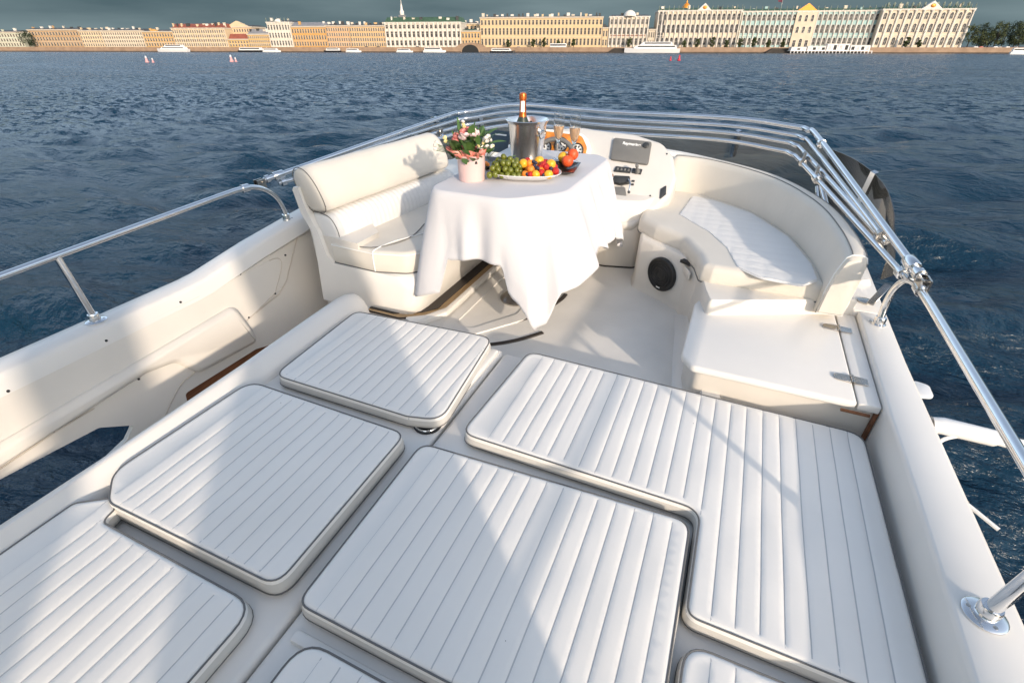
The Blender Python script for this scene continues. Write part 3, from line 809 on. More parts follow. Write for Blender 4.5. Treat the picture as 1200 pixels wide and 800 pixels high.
WH = Matrix.Translation((-1.02, 2.97, 0.545)) @ Matrix.Rotation(math.radians(60), 4, 'X')
wheel = MB().tube([WH @ Vector((0.135 * math.cos(a * math.tau / 40), 0.135 * math.sin(a * math.tau / 40), 0.03)) for a in range(41)], 0.0145, 10, cap=False).build('steering_wheel', 'cover', con)
for a in (90, 210, 330):
    MB().tube([WH @ Vector((0, 0, 0.0)), WH @ Vector((0.13 * math.cos(math.radians(a)), 0.13 * math.sin(math.radians(a)), 0.03))], 0.011, 8).build('spoke', 'dash_black', wheel)
MB().lathe([(0.001, 0.012), (0.032, 0.010), (0.036, -0.01), (0.03, -0.08)], n=20, m=WH).build('hub', 'dash_black', wheel)

# forward moulding under the windscreen, port shelf and centre
fm = [(-2.16, 2.75, 0.30), (-2.05, 3.05, 0.36), (-1.75, 3.32, 0.47), (-1.42, 3.40, 0.54), (-0.9, 3.42, 0.58), (-0.35, 3.50, 0.56), (0.25, 3.45, 0.46), (0.55, 3.0, 0.34), (0.66, 2.55, 0.27)]
rings = []
for p in smooth_path(fm, 6):
    c = Vector((-0.75, 2.0, 0)); d = Vector((p.x, p.y, 0)) - c; d.normalize()
    fw = max(0.12, min(1.0, (p.y - 2.9) / 0.5))
    rings.append([(p.x, p.y, 0.0), (p.x, p.y, p.z - 0.03), (p.x + d.x * 0.012, p.y + d.y * 0.012, p.z - 0.006), (p.x + d.x * 0.05, p.y + d.y * 0.05, p.z), (p.x + d.x * 0.05 + d.x * 0.11 * fw, p.y + d.y * 0.16 * fw, p.z - 0.03), (p.x + d.x * 0.08 + d.x * 0.37 * fw, p.y + d.y * 0.6 * fw, p.z - 0.28), (p.x + d.x * 0.08 + d.x * 0.37 * fw, p.y + d.y * 0.6 * fw, -0.3), (p.x, p.y, -0.3)])
MB().loft(rings).build('forward_moulding', 'gel', yacht, 50)
MB().prism(fillet([(-2.05, 2.84), (-1.25, 2.84), (-1.25, 3.5), (-1.7, 3.42), (-2.0, 3.1)], [.02, .02, 0, 0, 0]), 0.0, 0.44).bevel(0.02, 3).build('dash_shelf', 'gel', yacht)
MB().prism(fillet([(0.60, 2.265), (0.735, 2.265), (0.735, 3.2), (0.45, 3.3), (0.60, 2.6)], [.02, .02, 0, 0, 0]), 0.0, 0.245).bevel(0.008).build('seat_surround', 'gel', yacht)

# ---- smoked windscreen, wrapped round the front
top = [(0.80, 2.86, 0.33), (0.835, 3.12, 0.43), (0.80, 3.55, 0.51), (0.60, 3.95, 0.565), (0.15, 4.12, 0.60), (-0.50, 4.18, 0.615), (-1.2, 4.18, 0.615)]
TP = smooth_path(top + [(-1.71 - x, y, z) for x, y, z in top[:-1][::-1]][1:], 7)
rings = []
n = len(TP)
for i, p in enumerate(TP):
    c = Vector((-0.855, 2.4, 0)); d = Vector((p.x - c.x, p.y - c.y, 0)); d.normalize()
    zb = 0.16
    if i == 0 or i == n - 1: zb = p.z - 0.03
    if i == 1 or i == n - 2: zb = p.z - 0.13
    q = Vector((p.x + d.x * 0.10, p.y + d.y * 0.16, zb)) 
    if i in (0, n - 1): q = Vector((p.x + d.x * 0.015, p.y - 0.03, p.z - 0.09))
    elif i in (1, n - 2): q = Vector((p.x + d.x * 0.03, p.y - 0.02, p.z - 0.18))
    rings.append([p - d * 0.003, p + d * 0.003, (p + q) * 0.5 + d * 0.015, q + d * 0.003, q - d * 0.003, (p + q) * 0.5 + d * 0.009])
ws = MB().loft(rings).build('windscreen', 'screen', yacht, 50)
for i in (15, 30, 52, 67):
    p = TP[min(i, n - 1)]
    q = Vector((p.x, p.y + 0.13, 0.2)); 
    MB().tube([p + Vector((0, -0.012, 0.01)), p + Vector((0, 0.05, -0.18))], 0.022, 4).build('screen_bracket', 'steel', ws)

# ---- folded bimini frame along the front, four hoops
frame = MB()
def hoop(ends, corner, yf, z, r, drop):
    e, (cx, cy) = ends, corner
    z = z - 0.018
    st = [e, (cx + (e[0] - cx) * 0.12, cy - (cy - e[1]) * 0.12, z - 0.02), (cx - 0.02, cy, z), (cx - 0.10, cy + 0.07, z + 0.004), (cx - 0.45, yf - 0.02, z + 0.014), (-0.855, yf, z + 0.002)]
    mir = [(-1.71 - x + (0.11 if k else 0), y, zz - (0.022, 0.038, 0.044, 0.04, 0)[4 - min(4, 4 - k)] if k else zz) for k, (x, y, zz) in enumerate(st[:-1])][::-1]
    return smooth_path(st + mir, 7)
hoops = [((0.69, 1.985, 0.532), (0.37, 3.46), 3.64, 0.772, 0.0145), ((0.615, 2.33, 0.555), (0.35, 3.42), 3.60, 0.735, 0.0115),
         ((0.63, 2.29, 0.540), (0.32, 3.38), 3.56, 0.700, 0.0115), ((0.665, 2.06, 0.500), (0.31, 3.32), 3.52, 0.662, 0.0118)]
bim = None
for k, (e, c, yf, z, r) in enumerate(hoops):
    P = hoop(e, c, yf, z, r, 0)
    b = MB().tube(P, r, 12).build('bimini_frame' if k == 0 else 'frame_hoop', 'steel', yacht if k == 0 else bim, 60)
    if k == 0: bim = b
    HP = P if k == 0 else HP
def clamp(P, d, r, name='tube_clamp', par=None, L=0.02, m='steel'):
    P, d = Vector(P), Vector(d).normalized()
    return MB().tube([P - d * L, P - d * L * 0.9, P + d * L * 0.9, P + d * L], [r * 0.9, r, r, r * 0.9], 14).build(name, m, par or bim)
for side in (0, 1):
    f = (lambda p: Vector(p)) if side == 0 else (lambda p: Vector((-1.71 - p[0], p[1], p[2])))
    def lerp(k, t):
        e, c, yf, z, r = hoops[k]; a, b = Vector(e), Vector((c[0] - (0.11 if side else 0), c[1], z - 0.018 - (0.042 if side else 0))); return a + (b - a) * t
    dr_ = f(lerp(0, 0.5)) - f(lerp(0, 0.4))
    clamp(f(lerp(0, 0.06)), dr_, 0.024, L=0.03); clamp(f(lerp(0, 0.015)), dr_, 0.022, L=0.012)
    clamp(f(lerp(0, 0.86)), dr_, 0.023, L=0.012)
    clamp(f(lerp(3, 0.72)), dr_, 0.022); clamp(f(lerp(3, 0.90)), dr_, 0.021, L=0.010); clamp(f(lerp(3, 0.02)), dr_, 0.022, L=0.014)
    clamp(f(lerp(1, 0.0)), dr_, 0.026, L=0.012, m='steel_dark')
    # short stay from the lower hoop to the deck, strap-eyes and slotted brackets
    MB().tube([f(lerp(3, 0.66) + Vector((0, 0, -0.01))), f(Vector((0.60, 2.30, 0.265)))], 0.012, 10).build('frame_stay', 'steel', bim)
    MB().tube([f(lerp(3, 0.70) + Vector((0, 0, -0.03))), f(lerp(3, 0.60) + Vector((0.0, -0.01, -0.13)))], 0.007, 8).build('frame_stay', 'steel', bim)
    MB().box(-0.014, 0.014, -0.02, 0.10, -0.003, 0.003, m=Matrix.Translation(f(Vector((0.675, 2.30, 0.28)))) @ Matrix.Rotation(math.radians(-35), 4, 'Z') @ Matrix.Rotation(math.radians(35), 4, 'X')).bevel(0.002, 1).build('slotted_bracket', 'steel_dark', bim)
    MB().lathe([(0.03, 0.245), (0.03, 0.252), (0.012, 0.256), (0.001, 0.256)], f(Vector((0.665, 2.36, 0))), 18).build('bracket_foot', 'steel_dark', bim)
    for t in (0.74, 0.90):
        p = lerp(3, t)
        MB().box(-0.007, 0.007, -0.02, 0.02, -0.002, 0.055, m=Matrix.Translation(f(p))).bevel(0.002, 1).build('frame_link', 'steel_dark', bim)
    # hinge fork on the handrail
    hp = f(Vector((0.69, 1.955, 0.525)))
    MB().box(-0.016, -0.010, -0.025, 0.03, -0.035, 0.02, m=Matrix.Translation(hp)).box(0.010, 0.016, -0.025, 0.03, -0.035, 0.02, m=Matrix.Translation(hp)).tube([hp + Vector((-0.024, 0.01, 0.005)), hp + Vector((0.024, 0.01, 0.005))], 0.006, 8).build('hinge_fork', 'steel_dark', bim)

# ---- handrails
def rail(pts, parent, r=0.0137):
    return MB().tube(pts, r, 14).build('handrail', 'steel', parent, 60)
def flange(x, y, z, par, r=0.036, tilt=0.0):
    T = Matrix.Translation((x, y, z))
    f_ = MB().lathe([(r, 0), (r, 0.003), (r * 0.9, 0.006), (0.021, 0.008), (0.021, 0.03), (0.019, 0.034), (0.017, 0.034)], n=28, m=T).build('flange', 'steel', par)
    for a in (0.9, 2.9, 5.0):
        MB().lathe([(0.0045, 0.005), (0.0045, 0.0075), (0.001, 0.008)], n=10, m=T @ Matrix.Translation((0.029 * math.cos(a), 0.029 * math.sin(a), 0))).build('flange_screw', 'steel_dark', par)
    return f_
st = smooth_path([(0.69, 2.172, 0.245), (0.69, 2.190, 0.33), (0.69, 2.175, 0.40), (0.69, 2.12, 0.46), (0.69, 2.04, 0.492), (0.69, 1.95, 0.503)], 7) + [Vector((0.69, y, 0.506 + 0.012 * (1.9 - y))) for y in (1.8, 1.5, 1.1, 0.8, 0.4, 0.0, -0.6)]
hr = rail(st, yacht)
flange(0.69, 2.172, 0.240, hr, 0.027)
MB().tube([(0.690, 0.890, 0.245), (0.692, 0.870, 0.512)], 0.0140, 14).build('stanchion', 'steel', hr)
flange(0.690, 0.890, 0.241, hr, 0.040)
clamp((0.69, 1.955, 0.503), (0, 1, 0), 0.021, 'rail_clamp', hr, 0.022)
st = smooth_path([(-2.315, 2.0, 0.318), (-2.315, 1.995, 0.38), (-2.315, 1.965, 0.455), (-2.315, 1.90, 0.515), (-2.315, 1.82, 0.546), (-2.315, 1.73, 0.552)], 7) + [Vector((-2.315, y, 0.552 - 0.036 * (1.7 - y))) for y in (1.6, 1.2, 0.9, 0.6, 0.2, -0.3, -0.9)]
hr = rail(st, yacht)
flange(-2.315, 2.0, 0.312, hr, 0.024)
MB().tube([(-2.31, 0.905, 0.228), (-2.315, 0.895, 0.52)], 0.0137, 14).build('stanchion', 'steel', hr)
flange(-2.31, 0.905, 0.2275, hr, 0.040)
clamp((-2.315, 1.79, 0.549), (0, 1, -0.05), 0.021, 'rail_clamp', hr, 0.022)

# folded whip aerial on the starboard side
an = MB().tube([(0.775, 1.615, 0.19), (0.80, 1.615, 0.195), (0.93, 1.605, 0.20), (0.94, 1.604, 0.20), (3.2, 1.46, 0.20)], [0.026, 0.028, 0.026, 0.019, 0.016], 12).build('whip_aerial', 'white_paint', yacht)
MB().lathe([(0.03, -0.02), (0.032, 0.0), (0.022, 0.02), (0.001, 0.022)], n=14, m=Matrix.Translation((0.755, 1.615, 0.185)) @ Matrix.Rotation(math.pi / 2, 4, 'Y')).build('aerial_base', 'steel_dark', an)
MB().tube(smooth_path([(0.85, 1.600, 0.185), (0.80, 1.575, 0.165), (0.775, 1.52, 0.12), (0.80, 1.46, 0.09), (0.86, 1.42, 0.075), (0.93, 1.36, 0.06)], 6), 0.006, 8).build('cable', 'white_paint', an)
MB().box(-0.010, 0.010, -0.004, 0.004, -0.10, 0.0, m=Matrix.Translation((0.86, 1.60, 0.185)) @ Matrix.Rotation(math.radians(-50), 4, 'Y') @ Matrix.Rotation(math.radians(30), 4, 'X')).bevel(0.002, 1).build('lock_lever', 'steel', an)
MB().tube([(0.79, 1.475, 0.02), (0.87, 1.42, 0.065)], 0.015, 10).build('cable_plug', 'cover', an)

# unseen arch added aft of the sunpad, legs shaped to throw the shadow bands
def leg(x, ya, yb, w=0.12):
    return [(x - w / 2, ya), (x + w / 2, ya), (x + w / 2, yb), (x - w / 2, yb)]
ar = MB()
for sgn in (0, 1):
    fx = (lambda x: x) if sgn == 0 else (lambda x: -1.71 - x)
    for edge in (((-0.27, -1.40), (-0.27, -1.26), (-0.28, -0.98), (-0.40, -1.0), (-0.45, -1.1)), ((-1.72, -2.1), (-1.70, -2.05), (-1.66, -2.0), (-1.6, -1.95), (-1.5, -1.9)), ((-2.22, -2.5),) * 5):
        ar.loft([[(fx(x), y, z) for x, y in leg(xx, ya, yb)] for (ya, yb), (xx, z) in zip(edge, ((0.70, 0.0), (0.68, 0.75), (0.66, 1.1), (0.60, 1.6), (0.45, 2.0)))])
ar.box(-2.2, 0.49, -2.5, -0.45, 2.004, 2.12)
ar.bevel(0.02, 2).build('unseen_shadow_arch', 'gel', yacht)

# ================================================================== SUNPAD CUSHIONS
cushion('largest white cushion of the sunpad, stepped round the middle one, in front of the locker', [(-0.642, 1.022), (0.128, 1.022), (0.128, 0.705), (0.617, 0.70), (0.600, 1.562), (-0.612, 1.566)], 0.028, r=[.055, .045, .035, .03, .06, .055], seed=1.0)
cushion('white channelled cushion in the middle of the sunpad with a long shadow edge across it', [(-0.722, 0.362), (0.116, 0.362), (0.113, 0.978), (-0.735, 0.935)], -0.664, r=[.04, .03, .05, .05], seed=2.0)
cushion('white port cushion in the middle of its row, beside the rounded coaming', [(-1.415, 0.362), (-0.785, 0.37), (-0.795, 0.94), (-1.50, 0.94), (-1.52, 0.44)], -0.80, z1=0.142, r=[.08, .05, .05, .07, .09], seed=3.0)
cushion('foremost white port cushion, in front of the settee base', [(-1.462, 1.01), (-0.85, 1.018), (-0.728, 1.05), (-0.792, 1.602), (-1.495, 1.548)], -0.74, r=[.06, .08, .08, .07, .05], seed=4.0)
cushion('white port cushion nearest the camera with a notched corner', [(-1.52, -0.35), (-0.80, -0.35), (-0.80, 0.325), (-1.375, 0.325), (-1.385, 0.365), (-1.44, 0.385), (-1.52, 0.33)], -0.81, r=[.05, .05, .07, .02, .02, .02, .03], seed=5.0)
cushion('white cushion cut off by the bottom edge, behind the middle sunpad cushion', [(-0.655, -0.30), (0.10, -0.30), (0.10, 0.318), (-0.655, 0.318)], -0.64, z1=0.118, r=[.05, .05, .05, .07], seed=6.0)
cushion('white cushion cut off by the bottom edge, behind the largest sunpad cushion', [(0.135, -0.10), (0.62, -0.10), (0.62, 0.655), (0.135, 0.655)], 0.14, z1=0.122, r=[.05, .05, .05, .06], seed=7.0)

# ================================================================== TABLE, CLOTH AND WHAT STANDS ON IT
TT = 0.655
tb = thing('table', 'oval cockpit table on a steel pedestal, hidden under the white tablecloth', 'table', (-0.93, 2.19, 0))
top_poly = fillet([(-1.215, 1.835), (-0.83, 1.835), (-0.64, 2.03), (-0.625, 2.70), (-0.70, 2.775), (-1.215, 2.775)], [.08, .16, .16, .06, .06, .08], 8)
a = MB().prism(top_poly, TT - 0.03, TT - 0.004).build('tabletop', 'white_paint', tb)
b = MB().lathe([(0.03, 0.0), (0.03, TT - 0.03)], (-0.93, 2.19, 0), 20).build('pedestal', 'steel', tb)
c = MB().lathe([(0.095, 0.0), (0.095, 0.008), (0.088, 0.013), (0.045, 0.016), (0.035, 0.03), (0.030, 0.03)], (-0.93, 2.19, 0.0005), 36).build('base_plate', 'steel_dark', tb)
d_ = MB().box(-0.85, -0.825, 2.115, 2.135, 0, 0.035).bevel(0.003).build('locking_lever', 'steel_dark', tb)
for o in (a, b, c, d_): o.location = (0.93, -2.19, 0)

# cloth: a square of cotton draped over the top, long at its four corners
ctrl = [  # perimeter fraction point on the edge, outward reach, hem height
    ((-1.215, 1.90), (-0.055, -0.10), 0.135), ((-1.17, 1.84), (0.02, -0.085), 0.20), ((-1.13, 1.835), (0.025, -0.045), 0.365), ((-0.98, 1.835), (0.0, -0.035), 0.385),
    ((-0.86, 1.836), (0.02, -0.045), 0.385), ((-0.80, 1.85), (0.02, -0.08), 0.25), ((-0.755, 1.885), (0.085, -0.14), 0.125), ((-0.725, 1.92), (0.13, -0.16), 0.15), ((-0.705, 1.945), (0.15, -0.15), 0.30), ((-0.67, 1.99), (0.175, -0.15), 0.315),
    ((-0.64, 2.08), (0.145, -0.05), 0.345), ((-0.635, 2.2), (0.125, 0.0), 0.37), ((-0.632, 2.32), (0.14, 0.03), 0.31), ((-0.63, 2.42), (0.12, 0.02), 0.37), ((-0.627, 2.55), (0.13, 0.0), 0.29),
    ((-0.63, 2.68), (0.14, 0.06), 0.17), ((-0.70, 2.775), (0.02, 0.10), 0.27), ((-0.95, 2.775), (0, 0.04), 0.36), ((-1.18, 2.775), (-0.06, 0.08), 0.2), ((-1.215, 2.70), (-0.06, 0.02), 0.25), ((-1.215, 2.3), (-0.03, 0), 0.37), ((-1.215, 2.05), (-0.03, 0), 0.33)]
ep = resample(top_poly, 0.012)
def nearest(p):
    return min(range(len(ep)), key=lambda i: (ep[i][0] - p[0]) ** 2 + (ep[i][1] - p[1]) ** 2)
keys = sorted((nearest(p), o, z) for p, o, z in ctrl)
NE = len(ep)
def ctrl_at(i):
    for k in range(len(keys)):
        a, b = keys[k], keys[(k + 1) % len(keys)]
        ia, ib = a[0], b[0] + (NE if b[0] <= a[0] else 0)
        ii = i + (NE if i < ia else 0)
        if ia <= ii <= ib and ib > ia:
            t = (ii - ia) / (ib - ia); t = t * t * (3 - 2 * t)
            return (a[1][0] * (1 - t) + b[1][0] * t, a[1][1] * (1 - t) + b[1][1] * t, a[2] * (1 - t) + b[2] * t)
    return (*keys[0][1], keys[0][2])
NV = 26
V, Fc = [], []
ctr = (-0.93, 2.3)
tops = [0.0, 0.25, 0.5, 0.75, 0.92, 0.985]
rows = []
for t in tops[1:]:
    row = []
    for (x, y) in ep:
        X, Y = ctr[0] + (x - ctr[0]) * t, ctr[1] + (y - ctr[1]) * t
        row.append((X, Y, 0.660 + 0.0025 * noise.noise(Vector((X * 9, Y * 9, 2))) * (t < 0.95)))
    rows.append(row)
nrm = inset(ep, -1.0)
for k in range(NV + 1):
    v = k / NV; row = []
    for i, (x, y) in enumerate(ep):
        ox, oy, zb = ctrl_at(i)
        nx, ny = nrm[i][0] - x, nrm[i][1] - y
        L = 0.66 - zb
        s = v
        drop = L * s
        amp = (0.020 + 0.10 * max(0, (L - 0.24))) * min(1, (s * 1.25)) ** 1.2
        ph = i * 0.012
        wv = math.sin(ph * 34 + 1.5 * math.sin(ph * 7.3)) + 0.5 * math.sin(ph * 61 + 1.0)
        e = 0.008 * (1 - math.exp(-drop / 0.012))
        nn = noise.noise(Vector((x * 7, y * 7, s * 2.2))) * 0.012 * s
        X = x + nx * (e + amp * wv * 0.65 + nn) + ox * s ** 0.85
        Y = y + ny * (e + amp * wv * 0.65 + nn) + oy * s ** 0.85
        row.append((X, Y, 0.660 - 0.004 * (1 - math.exp(-drop / 0.01)) - drop))
    rows.append(row)
V = [(ctr[0], ctr[1], 0.660)]
for r in rows: V += r
for i in range(NE):
    Fc.append((0, 1 + i, 1 + (i + 1) % NE))
for k in range(len(rows) - 1):
    for i in range(NE):
        j = (i + 1) % NE
        Fc.append((1 + k * NE + i, 1 + (k + 1) * NE + i, 1 + (k + 1) * NE + j, 1 + k * NE + j))
me = bpy.data.meshes.new('tablecloth'); me.from_pydata(V, [], Fc)
cloth = link('tablecloth', me, 'cloth', None, 180)
md = cloth.modifiers.new('hem', 'SOLIDIFY'); md.thickness = 0.0016; md.offset = 1
aboard(cloth, 'white cotton tablecloth draped over the table with long hanging corners', 'tablecloth')
CT = 0.6625

# ice bucket with ring handles, bottle in it
M['mirror'] = mat('mirror_steel', (0.92, 0.90, 0.87), 0.22, 0.95)
bx, by = -1.003, 2.475
bu = thing('ice_bucket', 'polished steel ice bucket with ring handles and a bottle in it', 'ice bucket', (bx, by, CT))
MB().lathe([(0.001, 0.0), (0.070, 0.0), (0.078, 0.006), (0.082, 0.03), (0.098, 0.185), (0.108, 0.200), (0.110, 0.204), (0.106, 0.206), (0.094, 0.190), (0.078, 0.03), (0.07, 0.012), (0.001, 0.012)], n=56).build('body', 'mirror', bu, 60)
for a in (math.radians(-25), math.radians(155)):
    T = Matrix.Rotation(a, 4, 'Z') @ Matrix.Translation((0.096, 0, 0.155))
    hb_ = MB().ball((0, 0, 0), 0.014, 2).build('handle_boss', 'mirror', bu); hb_.matrix_local = T
    MB().tube([(0.016 + 0.005 * math.sin(k * math.tau / 20), 0.020 * math.cos(k * math.tau / 20), -0.008 + 0.020 * math.sin(k * math.tau / 20)) for k in range(21)], 0.0035, 8, cap=False).build('ring_handle', 'steel', hb_)
M['foil'] = mat('copper_foil', (0.80, 0.20, 0.045), 0.30, 0.7, var=0.25, vscale=60, bump=0.0008, bscale=120)
M['foil_label'] = mat('pale_label', (0.86, 0.80, 0.78), 0.5)
M['bottle'] = mat('dark_bottle_glass', (0.025, 0.035, 0.02), 0.08, spec=0.6)
bo = thing('champagne_bottle', 'champagne bottle with copper foil neck standing in the ice bucket', 'bottle', (bx - 0.030, by + 0.010, CT + 0.014))
MB().lathe([(0.001, 0), (0.040, 0), (0.043, 0.01), (0.043, 0.13), (0.036, 0.165), (0.020, 0.200), (0.0155, 0.222)], n=28).build('body', 'bottle', bo)
MB().lathe([(0.021, 0.196), (0.0175, 0.215), (0.0160, 0.24), (0.0155, 0.275), (0.0185, 0.278), (0.019, 0.296), (0.017, 0.304), (0.010, 0.308), (0.001, 0.309)], n=24).build('foil', 'foil', bo)
lb = MB()
R = []
for a in np.linspace(-0.75, 0.75, 9):
    th_ = -math.pi / 2 + 0.35 + a * 0.8
    R.append([(r * math.cos(th_), r * math.sin(th_), z) for r, z in ((0.0180, 0.222), (0.0166, 0.24), (0.0162, 0.272), (0.0150, 0.272), (0.0150, 0.222))])
lb.loft(R).build('neck_label', 'foil_label', bo)
ice = [MB().box(-.014, .014, -.014, .014, -.012, .012, m=Matrix.Translation((0.062 * math.cos(k * 1.3 + 0.4), 0.062 * math.sin(k * 1.3 + 0.4), 0.168)) @ Matrix.Rotation(k, 4, 'X') @ Matrix.Rotation(k * 2, 4, 'Z')).bevel(0.004) for k in range(5)]
for k, i_ in enumerate(ice): i_.build('ice_cube', 'glass', bu)

# two flutes of rose champagne
def flute(label, x, y):
    t = thing('champagne_flute', label, 'glass', (x, y, CT), 'champagne flutes')
    MB().lathe([(0.001, 0), (0.033, 0.0), (0.034, 0.0015), (0.020, 0.004), (0.006, 0.010), (0.0042, 0.03), (0.0040, 0.075), (0.0055, 0.088), (0.014, 0.105), (0.0235, 0.135), (0.0275, 0.165), (0.0275, 0.20), (0.0255, 0.232), (0.0245, 0.232), (0.0265, 0.20), (0.0263, 0.165), (0.0222, 0.136), (0.0125, 0.108), (0.004, 0.098), (0.001, 0.0965)], n=32).build('glass_bowl', 'glass', t, 60)
    MB().lathe([(0.001, 0.0972), (0.0042, 0.0985), (0.0127, 0.1083), (0.0224, 0.1363), (0.0262, 0.160), (0.0265, 0.168), (0.001, 0.168)], n=32).build('champagne', 'wine', t, 60)
    return t
flute('left champagne flute, half full, beside the ice bucket', -0.868, 2.575)
flute('right champagne flute, half full, nearest the helm display', -0.775, 2.555)

# fruit: black slate tray, white boat-shaped dish, small dark saucer
M['slate'] = mat('black_glazed_dish', (0.02, 0.018, 0.018), 0.25)
M['porcelain'] = mat('white_porcelain', (0.80, 0.78, 0.76), 0.15, coat=0.4)
M['paper'] = mat('folded_paper', (0.78, 0.77, 0.74), 0.7)
M['menu'] = mat('dark_blue_card', (0.035, 0.06, 0.085), 0.4)
DX, DY = -0.885, 2.165
dax = Vector((0.955, 0.30, 0)).normalized(); day = Vector((-0.30, 0.955, 0)).normalized()
DT = Matrix(((dax.x, day.x, 0, DX), (dax.y, day.y, 0, DY), (0, 0, 1, CT), (0, 0, 0, 1)))
def boat_ring(a, b, z, n=40, p=2.6):
    out = []
    for k in range(n):
        th_ = k * math.tau / n; c_, s_ = math.cos(th_), math.sin(th_)
        out.append(DT @ Vector((math.copysign(abs(c_) ** (2 / p), c_) * a, math.copysign(abs(s_) ** (2 / p), s_) * b, z)))
    return out
dish = MB().loft([boat_ring(0.01, 0.01, 0.003), boat_ring(0.115, 0.06, 0.002), boat_ring(0.150, 0.088, 0.018), boat_ring(0.170, 0.104, 0.032), boat_ring(0.167, 0.102, 0.034), boat_ring(0.145, 0.084, 0.021), boat_ring(0.11, 0.055, 0.008), boat_ring(0.01, 0.01, 0.007)], cap=True).build('fruit_dish', 'porcelain', None, 60)
aboard(dish, 'white oval porcelain dish heaped with grapes, apricots and berries', 'dish')
TRY = Matrix.Translation((-0.95, 2.335, CT)) @ Matrix.Rotation(math.radians(8), 4, 'Z')
tr = MB()
def sq(a, b, z): return [TRY @ Vector(p) for p in ((-a, -b, z), (a, -b, z), (a, b, z), (-a, b, z))]
tr.loft([sq(0.01, 0.01, 0.002), sq(0.22, 0.075, 0.001), sq(0.262, 0.105, 0.021), sq(0.256, 0.100, 0.023), sq(0.216, 0.07, 0.006), sq(0.01, 0.01, 0.005)])
aboard(tr.bevel(0.003, 1).build('serving_tray', 'slate', None), 'black rectangular serving tray with upturned rims behind the white dish', 'tray')

M['grape'] = mat('green_grape', (0.15, 0.17, 0.02), 0.25, var=0.3, vscale=20, coat=0.2)
M['apricot'] = mat('apricot_skin', (0.85, 0.33, 0.03), 0.45, col2=(0.78, 0.16, 0.02), vscale=22)
M['mandarin'] = mat('yellow_plum', (0.88, 0.46, 0.03), 0.35, var=0.15, vscale=20)
M['berry'] = mat('strawberry', (0.62, 0.025, 0.018), 0.35, var=0.3, vscale=50, bump=0.002, bscale=260)
M['blue'] = mat('blueberry', (0.03, 0.035, 0.075), 0.5, var=0.4, vscale=50)
M['peach'] = mat('red_peach', (0.68, 0.05, 0.02), 0.45, col2=(0.74, 0.14, 0.03), vscale=14)
M['leaf'] = mat('flower_leaf', (0.10, 0.19, 0.045), 0.5, col2=(0.05, 0.11, 0.028), vscale=24)
def dpt(x, y, z): return DT @ Vector((x, y, z))
def local(o, c):
    """move the mesh origin to c"""
    o.data.transform(Matrix.Translation(-Vector(c))); o.location = c
gr = thing('grape_bunch', 'bunch of green grapes at the left end of the white fruit dish', 'grapes', dpt(-0.085, 0, 0.02))
gp = []
for layer, (zz, nx_, ny_, xs, ys) in enumerate(((0.028, 6, 5, 0.135, 0.15), (0.050, 5, 4, 0.115, 0.115), (0.071, 4, 3, 0.085, 0.075), (0.088, 2, 1, 0.035, 0.0))):
    for i in range(nx_):
        for j in range(ny_):
            gp.append((-0.088 + xs * (i / max(1, nx_ - 1) - 0.5) + random.uniform(-.004, .004) + (0.010 if j % 2 else 0), ys * ((j / (ny_ - 1) if ny_ > 1 else .5) - 0.5) + random.uniform(-.004, .004), zz + random.uniform(-.005, .005)))
base = MB().ball((0, 0, 0), 0.0145, 2, (1, 1, 1.12)).build('grape', 'grape', gr)
for k, (x, y, z) in enumerate(gp):
    o = base if k == 0 else base.copy()
    if k: COL.objects.link(o); o.parent = gr
    o.location = dpt(x, y, z) - gr.location
    o.rotation_euler = (random.uniform(-.6, .6), random.uniform(-.6, .6), 0); s_ = random.uniform(0.88, 1.12); o.scale = (s_, s_, s_)
MB().tube(smooth_path([(0, 0, 0.05), (0.01, 0.02, 0.07), (0.03, 0.03, 0.075)], 4), 0.002, 6).build('stalk', 'leaf', gr)
protos = {}
def fruit(kind, x, y, z, r, label, cat, group, world=None, sc=(1, 1, 1)):
    if kind not in protos:
        m_ = MB().ball((0, 0, 0), 1.0, 3, (1, 1, 1.0), 0.05, len(protos))
        if kind in ('apricot', 'mandarin', 'peach'):
            for v in m_.bm.verts:
                ang = math.atan2(v.co.x, v.co.y)
                v.co *= 1 - 0.07 * math.exp(-(ang / 0.25) ** 2) - 0.10 * math.exp(-((v.co.z - 1) / 0.16) ** 2)
        if kind == 'berry':
            for v in m_.bm.verts:
                f_ = 1.0 - 0.38 * max(0, -v.co.z) ** 1.3; v.co.x *= f_; v.co.y *= f_; v.co.z *= 1.15
        protos[kind] = m_.build({'apricot': 'apricot', 'mandarin': 'yellow_plum', 'berry': 'strawberry', 'blue': 'blueberry', 'peach': 'peach'}[kind], kind, None, 180)
        o = protos[kind]
    else:
        o = protos[kind].copy(); COL.objects.link(o)
        for k_ in ('label', 'category', 'group'):
            if k_ in o: del o[k_]
    o.location = world if world else dpt(x, y, z)
    o.scale = tuple(r * q for q in sc)
    o.rotation_euler = (random.uniform(-0.7, 0.7), random.uniform(-0.7, 0.7), random.uniform(0, 6))
    aboard(o, label, cat, group)
    return o
LA, GA = 'orange apricot heaped among berries on the white fruit dish', 'apricots on the fruit dish'
LM, GM = 'yellow plum lying among berries on the white fruit dish', 'yellow plums on the fruit dish'
LS, GS = 'red strawberry heaped among apricots on the white fruit dish', 'strawberries on the fruit dish'
LB, GB = 'dark blueberry scattered over the apricots on the white fruit dish', 'blueberries on the fruit dish'
